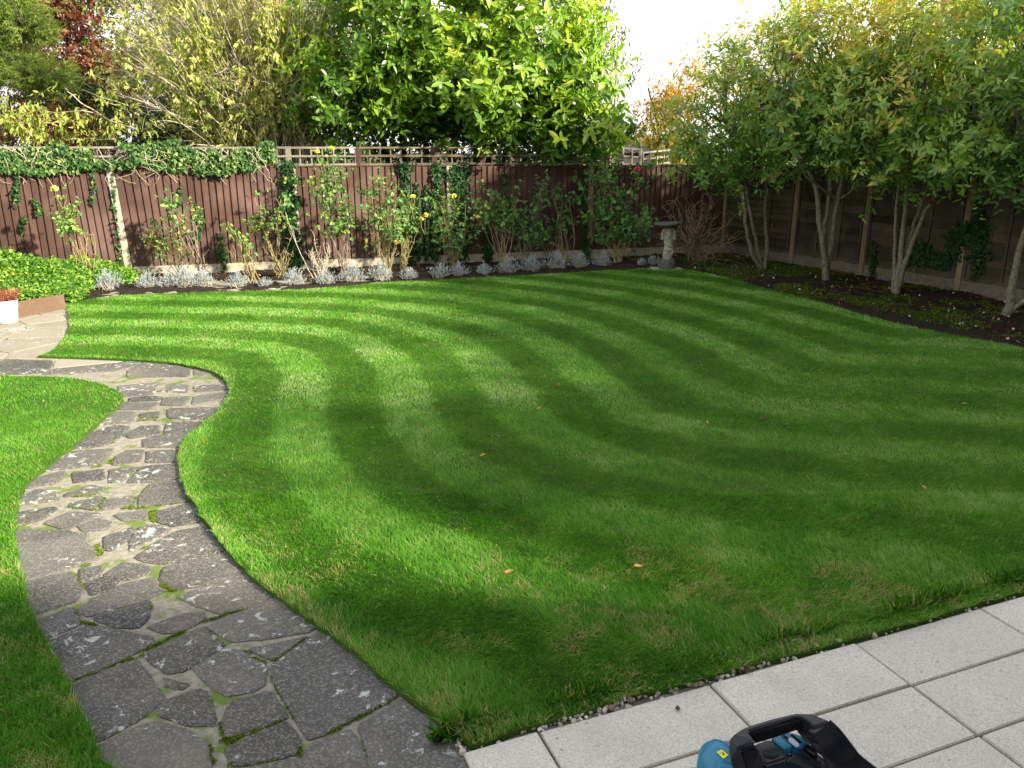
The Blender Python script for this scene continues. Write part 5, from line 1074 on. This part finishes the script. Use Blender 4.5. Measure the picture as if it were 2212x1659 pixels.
def tr(u0, v0, u1, v1, Y0, Y1, h, label, mat, n=3):
    p0 = AT(u0, v0, Y0); p1 = AT(u1, v1, Y1); L = np.linalg.norm((p1-p0)[:2]); e = (p1-p0)/L; nn = norm(np.array([e[1], -e[0], 0])); ax = np.array([norm(p1-p0), nn, [0, 0, 1]]); root = thing('trellis', label, 'trellis', (p0[0], p0[1], 0)); mb = MB(); rng = np.random.default_rng(int(u0))
    for k in range(3): box(mb, (p0+p1)/2-[0, 0, h*k/2], (L, .022, .034), ax, tint=rng.random(), jit=.002, rng=rng)
    for k in range(n+1): box(mb, p0+(p1-p0)*k/n-[0, 0, h/2]+nn*.02, (.03, .018, h), ax, tint=rng.random(), jit=.002, rng=rng)
    mb.build('slats', mat, root); mb = MB()
    for q in (p0, p1): mb = MB(); z_ = q[2]+.02; box(mb, [q[0], q[1]+.06, z_/2], (.07, .07, z_), tint=.5); mb.build('post', 'post_wood' if q is p0 else mat, root)
tr(1327, 318, 1385, 323, 17.9, 18.0, .33, 'sunlit pale trellis corner standing beyond the timber post', 'trellis_pale', 3)
tr(1388, 330, 1447, 324, 18.1, 19.4, .28, 'bleached trellis rail running away beside the autumn tree', 'trellis_pale', 4)
G['brick'] = simple_mat('red_brick', (.22, .09, .055), (.36, .17, .11), 3, .9, .3, .01, .2, (1, 1, 6)); G['tile'] = simple_mat('roof_tiles', (.10, .06, .05), (.18, .11, .09), 4, .8, .4, .02); G['glass'] = simple_mat('window_glass', (.03, .035, .04), (.05, .06, .07), 1, .1, 0, .001, .6); G['white_frame'] = simple_mat('white_paint', (.6, .6, .58), (.7, .7, .68), 3, .5, .05, .001)
def house(name, label, x0, x1, y0, y1, eave, ridge, chim, wins=()):
    root = thing(name, label, 'house', ((x0+x1)/2, (y0+y1)/2, 0)); cx = (x0+x1)/2; mb = MB(); box(mb, (cx, (y0+y1)/2, eave/2-.1), (x1-x0, y1-y0, eave+.2)); mb.build('wall', 'brick', root)
    mb = MB(); a = .25; ym = (y0+y1)/2; V = [(x0-a, y0-a, eave-.03), (x1+a, y0-a, eave-.03), (x1+a, y1+a, eave-.03), (x0-a, y1+a, eave-.03), (x0-a, ym, ridge), (x1+a, ym, ridge)]; mb.add(V, [[0, 1, 5, 4], [2, 3, 4, 5], [3, 2, 1, 0]]); mb.add(V, [[0, 4, 3], [1, 2, 5]]); rf_ = mb.build('roof', 'tile', root)
    mb = MB(); cx_, cy_ = chim; box(mb, (cx_, cy_, ridge+.2), (.9, .7, 2.6)); box(mb, (cx_, cy_, ridge+1.5), (1.05, .85, .18)); lathe(mb, (cx_-.2, cy_, ridge+1.58), [(.13, 0), (.11, .4), (0, .4)], 12); lathe(mb, (cx_+.2, cy_, ridge+1.58), [(.13, 0), (.11, .35), (0, .35)], 12); mb.build('chimney', 'brick', rf_)
    for (wx, wz, ww, wh, yy) in wins:
        mb = MB(); box(mb, (wx, yy, wz), (ww, .08, wh)); f = mb.build('window', 'white_frame', root); mb = MB(); sgn = 1 if yy > ym else -1
        for k in (-1, 1): box(mb, (wx+k*ww*.25, yy+sgn*.045, wz), (ww*.42, .012, wh*.86))
        mb.build('pane', 'glass', f)
far = AT(1346, 300, 70); house('house', 'distant brick house whose red chimney peeps over the fence in the gap', far[0]-3.5, far[0]+6, 70, 78, 1.6, 3.0, (far[0], 74), ((far[0]-1, 1.0, 1.2, .9, 70), (far[0]+3, 1.0, 1.2, .9, 70)))
# the gardener's own house behind the camera; its eave throws the shade over the patio
house('brick_house', 'brick house behind the viewer whose shade covers the patio', -.2, 16, -9.5, -1.3, 5.7, 8.0, (12, -5.4), ((2.2, 1.3, 1.8, 1.4, -1.3), (6.2, 1.2, 2.2, 2.0, -1.3), (2.2, 4.0, 1.5, 1.2, -1.3), (6.2, 4.0, 1.5, 1.2, -1.3)))
# unseen trees added beyond the right fence to cast shade on the lawn
for i, (x_, y_, z_, r_, h_, nc) in enumerate(((12.8, 3.8, 5.2, 2.5, 2.5, 190), (11.5, .8, 4.9, 2.1, 2.3, 190), (12.7, 6.0, 5.1, 2.4, 2.4, 180), (13.4, 8.8, 4.3, 1.9, 2.0, 60))):
    multi_tree('broadleaf_tree', ['round garden tree standing beyond the right end of the lawn', 'leafy tree beside the end of the house on the right', 'tall broad tree in the neighbouring garden beyond the lap fence', 'smaller neighbouring tree between the other two beyond the lap fence'][i], 'tree', None,
        [([(x_, y_, -.1), (x_+.1, y_, z_*.5), (x_, y_+.1, z_)], .16, .06), ([(x_, y_, z_*.4), (x_+.5, y_+.3, z_*.7), (x_+1, y_+.5, z_)], .08, .03), ([(x_, y_, z_*.4), (x_-.5, y_-.3, z_*.7), (x_-1, y_-.5, z_)], .08, .03)],
        [((x_, y_, z_), (r_, r_, h_)), ((x_+.6, y_-.5, z_-.6), (r_*.8, r_*.8, h_*.7)), ((x_-.5, y_+.6, z_-.7), (r_*.8, r_*.8, h_*.7))], 0, 900+i, nc*2, 7, .19, .12, 'photinia', 'bark_dark', k=7, spread=.35, inner=.15, kw={'simple': True})

# ------------------------------------------------------------------ fallen leaves on the lawn
FL = [(1030, 633, .09, .25, 'curled brown leaf on the back of the lawn, nearest the flower bed'), (980, 681, .09, .15, 'brown leaf lying on a dark stripe in the back half of the lawn'), (1203, 831, .08, .45, 'pale tan leaf in the middle of the lawn, right of the others'), (1165, 881, .07, .75, 'small orange leaf in the centre of the lawn'), (1395, 829, .05, .3, 'small dark leaf right of the centre of the lawn'), (1043, 983, .05, .9, 'tiny pale yellow leaf on a light stripe left of centre'), (1625, 870, .05, .3, 'tiny brown leaf above its neighbour at the right of the lawn'), (1650, 903, .07, .2, 'reddish brown leaf at the right of the lawn'), (1893, 817, .05, .45, 'tiny tan leaf toward the trees on the right'), (1380, 1222, .055, .85, 'orange leaf on the near lawn, right of the yellowish leaf'), (1100, 1234, .06, .6, 'yellowish brown leaf on the near lawn before the patio'), (1995, 1052, .045, .7, 'small orange leaf far right on the near lawn'), (903, 921, .05, .3, 'dark leaf on the left side of the lawn'), (1527, 912, .045, .9, 'tiny whitish leaf between centre and right of the lawn'), (2082, 872, .045, .9, 'tiny pale leaf close to the right edge'), (1604, 1446, .075, .12, 'pinkish brown leaf resting on the gravel at the patio edge'), (1464, 1529, .035, .05, 'scrap of dark leaf lying on a patio slab')]
for i, (u, v, s, t, lab) in enumerate(FL):
    rng = np.random.default_rng(1000+i); zz = LZ+.03 if i < 15 else .022; p = W(u, v, zz); a = rng.uniform(0, 6.28); n = 9; m = 5; V = []
    d = np.array([math.cos(a), math.sin(a)*.9]); e = np.array([-d[1], d[0]])
    for k in range(n):
        t_ = k/(n-1); w = math.sin(math.pi*min(1, t_*1.02)**.8)*.30*(1+rng.normal(0, .05))
        for j in range(m):
            f_ = (j/(m-1)-.5)*2; xy = d*(t_-.5)*s+e*f_*w*s; V.append((p[0]+xy[0], p[1]+xy[1], p[2]+s*(.22*f_*f_*w/.3*.6+.10*math.sin(t_*3+i))))
    q = (np.arange(n-1)[:, None]*m+np.arange(m-1)[None]).ravel(); mb = MB(); mb.add(V, np.stack([q, q+1, q+m+1, q+m], 1), 0, t)
    tube(mb, [(p[0]-d[0]*s*.5, p[1]-d[1]*s*.5, p[2]+s*.05), (p[0]-d[0]*s*.62, p[1]-d[1]*s*.6, p[2]+s*.1), (p[0]-d[0]*s*.7, p[1]-d[1]*s*.75, p[2]+.002)], .0012, .0008, 4, 5, tint=t)
    tag(mb.build('fallen_leaf', 'fallen', smooth=True), lab, 'leaf', 'fallen leaves on the lawn and patio edge')

# ------------------------------------------------------------------ mower standing on the patio
def plastic(name, c, rough=.45, spec=.45):
    m, nt, out = new_mat(name); n = noise(nt, 420, 3, .6, coords(nt)); n2 = noise(nt, 9, 3, .6, coords(nt))
    r = ramp(nt, [(.3, tuple(a*.85 for a in c)), (.75, tuple(min(1, a*1.2+.004) for a in c))], n2.outputs[0]); principled(nt, out, r.outputs[0], rough, bump(nt, n.outputs[0], .15, .001), spec); return m
G['black_plastic'] = plastic('black_plastic', (.007, .0075, .012), .42); G['dark_inner'] = plastic('dark_recess', (.006, .006, .008), .7, .2); G['blue_plastic'] = plastic('teal_blue_plastic', (.014, .16, .28), .36); G['yellow_label'] = plastic('yellow_label', (.72, .70, .02), .4)
def clearm():
    m, nt, out = new_mat('clear_plastic'); p = principled(nt, out, (.75, .78, .9), .12, spec=.6); p.inputs['Transmission Weight'].default_value = .35; return m
G['clear'] = clearm()
def q5(x, y, z): return W(1468.8+x*.2109, 1503.4+y*.2109, z)
def slabpoly(pts, depth, bev=.004, mb=None, mat=0, down=(0, 0, -1)):
    bm = bmesh.new(); vs = [bm.verts.new(tuple(p)) for p in pts]; f = bm.faces.new(vs); f.normal_update()
    if f.normal.z < 0: f.normal_flip()
    r = bmesh.ops.extrude_face_region(bm, geom=[f]); dv = Vector(down)*depth
    for v in [e for e in r['geom'] if isinstance(e, bmesh.types.BMVert)]: v.co += dv
    bmesh.ops.recalc_face_normals(bm, faces=bm.faces)
    if bev: bmesh.ops.bevel(bm, geom=[e for e in bm.edges if len(e.link_faces) == 2 and e.calc_face_angle(0) > .35], offset=bev, segments=3, affect='EDGES', clamp_overlap=True)
    bmesh.ops.triangulate(bm, faces=[f for f in bm.faces if len(f.verts) > 4])
    mb = mb or MB(); from_bm(mb, bm, None, mat); return mb
mc = q5(1100, 900, .0); mower = thing('lawn_mower', 'blue and black cordless lawn mower with a black carrying handle on the patio', 'lawn mower', (mc[0], mc[1], .016))
hz = .46
outer = [(560, 760, .40), (528, 640, .43), (507, 520, .45), (513, 440, hz), (552, 392, hz), (640, 332, hz), (760, 286, hz), (960, 226, hz), (1180, 176, hz), (1350, 181, hz), (1445, 215, hz), (1535, 256, hz)]
inner = [(1372, 306, hz), (1330, 268, hz), (1285, 236, hz), (1240, 213, hz), (1165, 216, hz), (960, 276, hz), (760, 334, hz), (712, 350, hz), (700, 378, hz), (742, 436, hz), (770, 478, .455), (610, 526, .45), (640, 620, .43), (690, 760, .40)]
mb = slabpoly([q5(*p) for p in outer]+[q5(*p) for p in inner], .020, .0035)
mb.build('carrying_handle', 'black_plastic', mower)
mb = MB()   # ribbed underside of the grip
a, b = q5(735, 372, hz-.012), q5(1265, 236, hz-.012); e_ = norm(b-a); sd_ = norm(np.cross(e_, [0, 0, 1])); L = np.linalg.norm(b-a)
cbox(mb, (a+b)/2-[0, 0, .017]+sd_*-.006, (L+.01, .018, .034), np.array([e_, sd_, [0, 0, 1]]), ch=.006)
for k in range(9): p = a+(b-a)*(k+.5)/9; box(mb, p-[0, 0, .018]+sd_*.004, (.004, .006, .026), np.array([norm(e_+np.array([0, 0, .6])), sd_, norm(np.array([0, 0, 1])-e_*.6)]))
mb.build('grip', 'dark_inner', mower)
# right flank: broad concave black panel running down to the box
J = [(1372, 308, .455), (1290, 240, .44), (1350, 345, .42), (1430, 480, .38), (1520, 640, .33), (1560, 800, .30)]
J = [(1200, 338, .415), (1262, 400, .40), (1335, 482, .385), (1405, 560, .365), (1485, 640, .34), (1540, 800, .30)]
K_ = [(1535, 256, .458), (1620, 335, .44), (1705, 440, .41), (1785, 545, .37), (1850, 622, .34), (2080, 800, .30)]
def loft(A_, B_, m, sag, mb=None, th=.006):
    A_ = spline([q5(*p) for p in A_], 20); B_ = spline([q5(*p) for p in B_], 20); V = []
    for p, r in zip(A_, B_):
        for k in range(m): t = k/(m-1); V.append(p*(1-t)+r*t-np.array([0, 0, 1])*sag*math.sin(math.pi*t))
    V = np.array(V); n = 20; qq = (np.arange(n-1)[:, None]*m+np.arange(m-1)[None]).ravel(); mb = mb or MB()
    mb.add(V, np.stack([qq, qq+1, qq+m+1, qq+m], 1)); mb.add(V-[0, 0, th], np.stack([qq+m, qq+m+1, qq+1, qq], 1)); return mb
mb = loft([(705, 362, .452), (960, 284, .452), (1165, 224, .452), (1285, 242, .452), (1372, 308, .452)], [(768, 470, .415), (930, 422, .415), (1100, 368, .415), (1205, 336, .412), (1262, 398, .40)], 5, -.004); mb.build('grip_underside', 'dark_inner', mower, True)
mb = loft(J, K_, 9, .035); tube(mb, [q5(*p) for p in K_], .0045, .0045, 8, 24); tube(mb, [q5(*p) for p in J], .003, .003, 8, 24)
slabpoly([q5(*p) for p in ((1288, 262, .40), (1372, 296, .40), (1535, 252, .40), (1580, 330, .40), (1420, 470, .385), (1262, 402, .40), (1203, 340, .41))], .012, .002, mb)
mb.build('grass_box_lid', 'black_plastic', mower, True)
mb = slabpoly([q5(*p) for p in ((620, 535, .43), (762, 488, .43), (800, 560, .40), (885, 800, .36), (700, 800, .36))], .05, .003); mb.build('recess', 'dark_inner', mower)
mb = slabpoly([q5(*p) for p in ((782, 476, .385), (925, 432, .385), (1005, 510, .385), (1108, 604, .385), (1095, 645, .38), (870, 712, .38), (830, 600, .385))], .05, .008); 
mb = slabpoly([q5(*p) for p in ((850, 560, .390), (930, 540, .390), (1010, 560, .390), (1025, 600, .390), (960, 625, .390), (860, 610, .390))], .008, .003, mb); mb.build('battery_cover', 'black_plastic', mower)
mb = slabpoly([q5(*p) for p in ((1100, 648, .36), (1180, 560, .37), (1330, 640, .36), (1460, 650, .34), (1480, 800, .30), (880, 800, .30), (872, 722, .35))], .06, .008)
slabpoly([q5(*p) for p in ((590, 570, .33), (790, 480, .33), (930, 445, .33), (1110, 590, .33), (1240, 540, .33), (1400, 570, .33), (1520, 660, .32), (1600, 800, .30), (590, 800, .30))], .08, .006, mb)
mb.build('rear_cover', 'black_plastic', mower)
mb = slabpoly([q5(*p) for p in ((932, 424, .385), (1012, 396, .385), (1150, 514, .385), (1062, 537, .385))], .03, .003); mb.build('blue_strip', 'blue_plastic', mower)
# blue key housing with two dark slots and a clear key
mb = slabpoly([q5(*p) for p in ((1020, 392, .375), (1100, 366, .375), (1180, 376, .375), (1260, 412, .370), (1335, 470, .365), (1300, 482, .37), (1242, 530, .37), (1175, 520, .372), (1150, 512, .372))], .04, .005); hub = mb.build('key_housing', 'blue_plastic', mower)
mb = slabpoly([q5(*p) for p in ((1128, 386, .378), (1165, 392, .378), (1250, 470, .376), (1225, 478, .376))], .004, .001); mb.build('slot', 'dark_inner', hub)
mb = slabpoly([q5(*p) for p in ((1052, 398, .378), (1072, 394, .378), (1128, 440, .378), (1110, 446, .378))], .004, .001); mb.build('slot', 'dark_inner', hub)
mb = slabpoly([q5(*p) for p in ((1105, 430, .388), (1130, 418, .388), (1165, 428, .388), (1222, 480, .386), (1222, 505, .386), (1190, 508, .386), (1125, 458, .387))], .010, .003); mb.build('safety_key', 'clear', hub)
mb = slabpoly([q5(*p) for p in ((1262, 488, .368), (1325, 478, .366), (1410, 560, .36), (1420, 585, .36), (1385, 600, .36), (1290, 540, .365))], .03, .006); mb.build('vent_cover', 'black_plastic', mower)
mb = slabpoly([q5(*p) for p in ((1205, 545, .372), (1232, 540, .372), (1345, 625, .366), (1322, 632, .366))], .004, .001); mb.build('vent_slot', 'dark_inner', mower)
# rounded blue motor housing
dc = q5(395, 730, .27); 
mb = MB(); bm = bmesh.new(); bmesh.ops.create_uvsphere(bm, u_segments=48, v_segments=24, radius=1)
for v in bm.verts: s_ = 1+.02*math.cos(8*math.atan2(v.co.y, v.co.x)); v.co = Vector((v.co.x*.068*s_, v.co.y*.085*s_, v.co.z*.082))
from_bm(mb, bm, lambda p: p+dc); lathe(mb, (dc[0], dc[1], .10), [(.088, 0), (.088, .10), (.080, .115), (.069, .12), (.069, .17)], 40); dome = mb.build('motor_housing', 'blue_plastic', mower, True)
mb = slabpoly([q5(*p) for p in ((90, 722, .25), (180, 714, .26), (230, 800, .26), (60, 800, .25))], .03, .006); mb = slabpoly([q5(*p) for p in ((390, 690, .34), (430, 668, .345), (520, 690, .345), (560, 720, .34), (560, 800, .33), (380, 800, .33))], .03, .004, mb); mb.build('blue_fitting', 'blue_plastic', mower)
def on_dome(x, y):   # where the sight line meets the dome
    d = ray(1468.8+x*.2109, 1503.4+y*.2109); o = np.array([0, 0, CH])-dc; r = np.array([.069, .086, .083]); A_ = ((d/r)**2).sum(); B_ = 2*(o*d/r**2).sum(); C_ = ((o/r)**2).sum()-1; D_ = B_*B_-4*A_*C_
    t = (-B_-math.sqrt(max(D_, 0)))/(2*A_); return o+d*t+dc
lp = [on_dome(*p) for p in ((375, 578), (428, 552), (494, 610), (448, 648))]; nl = norm(np.cross(lp[1]-lp[0], lp[3]-lp[0])); nl = nl if nl[2] > 0 else -nl
m_ = np.mean(lp, 0); mb = slabpoly([m_+(p-m_)*1.0+nl*.004 for p in lp], .003, .0008, down=tuple(-nl)); lb = mb.build('warning_label', 'yellow_label', dome)
e1 = norm(lp[1]-lp[0]); e2 = norm(lp[3]-lp[0]); w1 = np.linalg.norm(lp[1]-lp[0]); w2_ = np.linalg.norm(lp[3]-lp[0])
L2 = lambda a, b: lp[0]*(1-a)*(1-b)+lp[1]*a*(1-b)+lp[2]*a*b+lp[3]*(1-a)*b+nl*.0046
mb = MB()
for pl in ([(.32, .62), (.52, .50), (.60, .30), (.70, .34), (.62, .55), (.74, .70), (.60, .66), (.50, .74)], [(.30, .20), (.42, .16), (.44, .22), (.32, .27)], [(.2, .36), (.34, .31), (.35, .35), (.21, .40)]):
    mb = slabpoly([L2(*p) for p in pl], .0005, 0, mb, down=tuple(-nl))
mb.build('pictogram', 'dark_inner', lb)
# deck, grass box and wheels below the frame edge
mb = MB(); dk = q5(900, 1150, .0); dk[1] = 1.80; cbox(mb, (dk[0], dk[1]-.02, .17), (.42, .50, .12), ch=.03); mb.build('deck', 'blue_plastic', mower)
mb = MB(); cbox(mb, (dk[0]+.22, dk[1]-.12, .24), (.34, .36, .16), ch=.04); mb.build('grass_box', 'black_plastic', mower)
for sx_ in (-1, 1):
    for sy_ in (-1, 1):
        mb = MB(); bm = bmesh.new(); bmesh.ops.create_cone(bm, cap_ends=True, segments=32, radius1=.085, radius2=.085, depth=.045); bmesh.ops.bevel(bm, geom=[e for e in bm.edges if e.calc_face_angle(0) > 1], offset=.01, segments=3, affect='EDGES')
        from_bm(mb, bm, lambda p: np.stack([p[:, 2], p[:, 0], p[:, 1]], 1)+[dk[0]+sx_*.235, dk[1]-.02+sy_*.19, .102]); mb.build('wheel', 'black_plastic', mower)

# ------------------------------------------------------------------ light
SUN_AZ, SUN_EL = R(-25), R(27)          # azimuth from +X, negative = towards the camera side
sd = Vector((math.cos(SUN_AZ)*math.cos(SUN_EL), math.sin(SUN_AZ)*math.cos(SUN_EL), math.sin(SUN_EL)))
sl = bpy.data.lights.new('sun', 'SUN'); sl.energy = 3.8; sl.angle = R(1.8); sl.color = (1, .92, .72)
so = bpy.data.objects.new('sun', sl); COL.objects.link(so); so.rotation_euler = sd.to_track_quat('Z', 'Y').to_euler()
wd = bpy.data.worlds.new('World'); SC.world = wd; wd.use_nodes = True; nt = wd.node_tree
bg = nt.nodes['Background']; sky = nt.nodes.new('ShaderNodeTexSky'); sky.sky_type = 'NISHITA'; sky.sun_disc = False
sky.sun_elevation = SUN_EL; sky.sun_rotation = math.atan2(sd.x, sd.y); sky.air_density = 1.0; sky.dust_density = 1.0; sky.ozone_density = 1.0
# thin bright cloud, whitest towards the horizon
tc = nt.nodes.new('ShaderNodeTexCoord'); sx = nt.nodes.new('ShaderNodeSeparateXYZ'); nt.links.new(tc.outputs['Generated'], sx.inputs[0])
cn = nt.nodes.new('ShaderNodeTexNoise'); cn.inputs['Scale'].default_value = 2.2; cn.inputs['Detail'].default_value = 5; mp = nt.nodes.new('ShaderNodeMapping'); mp.inputs['Scale'].default_value = (1, 1, 3); nt.links.new(tc.outputs['Generated'], mp.inputs[0]); nt.links.new(mp.outputs[0], cn.inputs[0])
mr = nt.nodes.new('ShaderNodeMapRange'); nt.links.new(sx.outputs[2], mr.inputs[0]); mr.inputs[1].default_value = .15; mr.inputs[2].default_value = .75; mr.inputs[3].default_value = 1; mr.inputs[4].default_value = .5
ad = nt.nodes.new('ShaderNodeMath'); ad.operation = 'MULTIPLY_ADD'; nt.links.new(cn.outputs[0], ad.inputs[0]); ad.inputs[1].default_value = .25; nt.links.new(mr.outputs[0], ad.inputs[2])
nb = nt.nodes.new('ShaderNodeMath'); nb.operation = 'ADD'; nt.links.new(ad.outputs[0], nb.inputs[0]); nb.inputs[1].default_value = -.12; nb.use_clamp = True
mx = nt.nodes.new('ShaderNodeMix'); mx.data_type = 'RGBA'; nt.links.new(nb.outputs[0], mx.inputs[0]); nt.links.new(sky.outputs[0], mx.inputs[6]); mx.inputs[7].default_value = (4.2, 4.05, 3.8, 1)
nt.links.new(mx.outputs[2], bg.inputs[0]); bg.inputs[1].default_value = .10
vs = SC.view_settings; vs.view_transform = 'Standard'; vs.look = 'None'; vs.exposure = 2.03; vs.gamma = 1; vs.use_curve_mapping = False
SC.cycles.use_denoising = True; SC.cycles.max_bounces = 6; SC.cycles.diffuse_bounces = 3; SC.cycles.transparent_max_bounces = 4; SC.cycles.caustics_reflective = False; SC.cycles.caustics_refractive = False
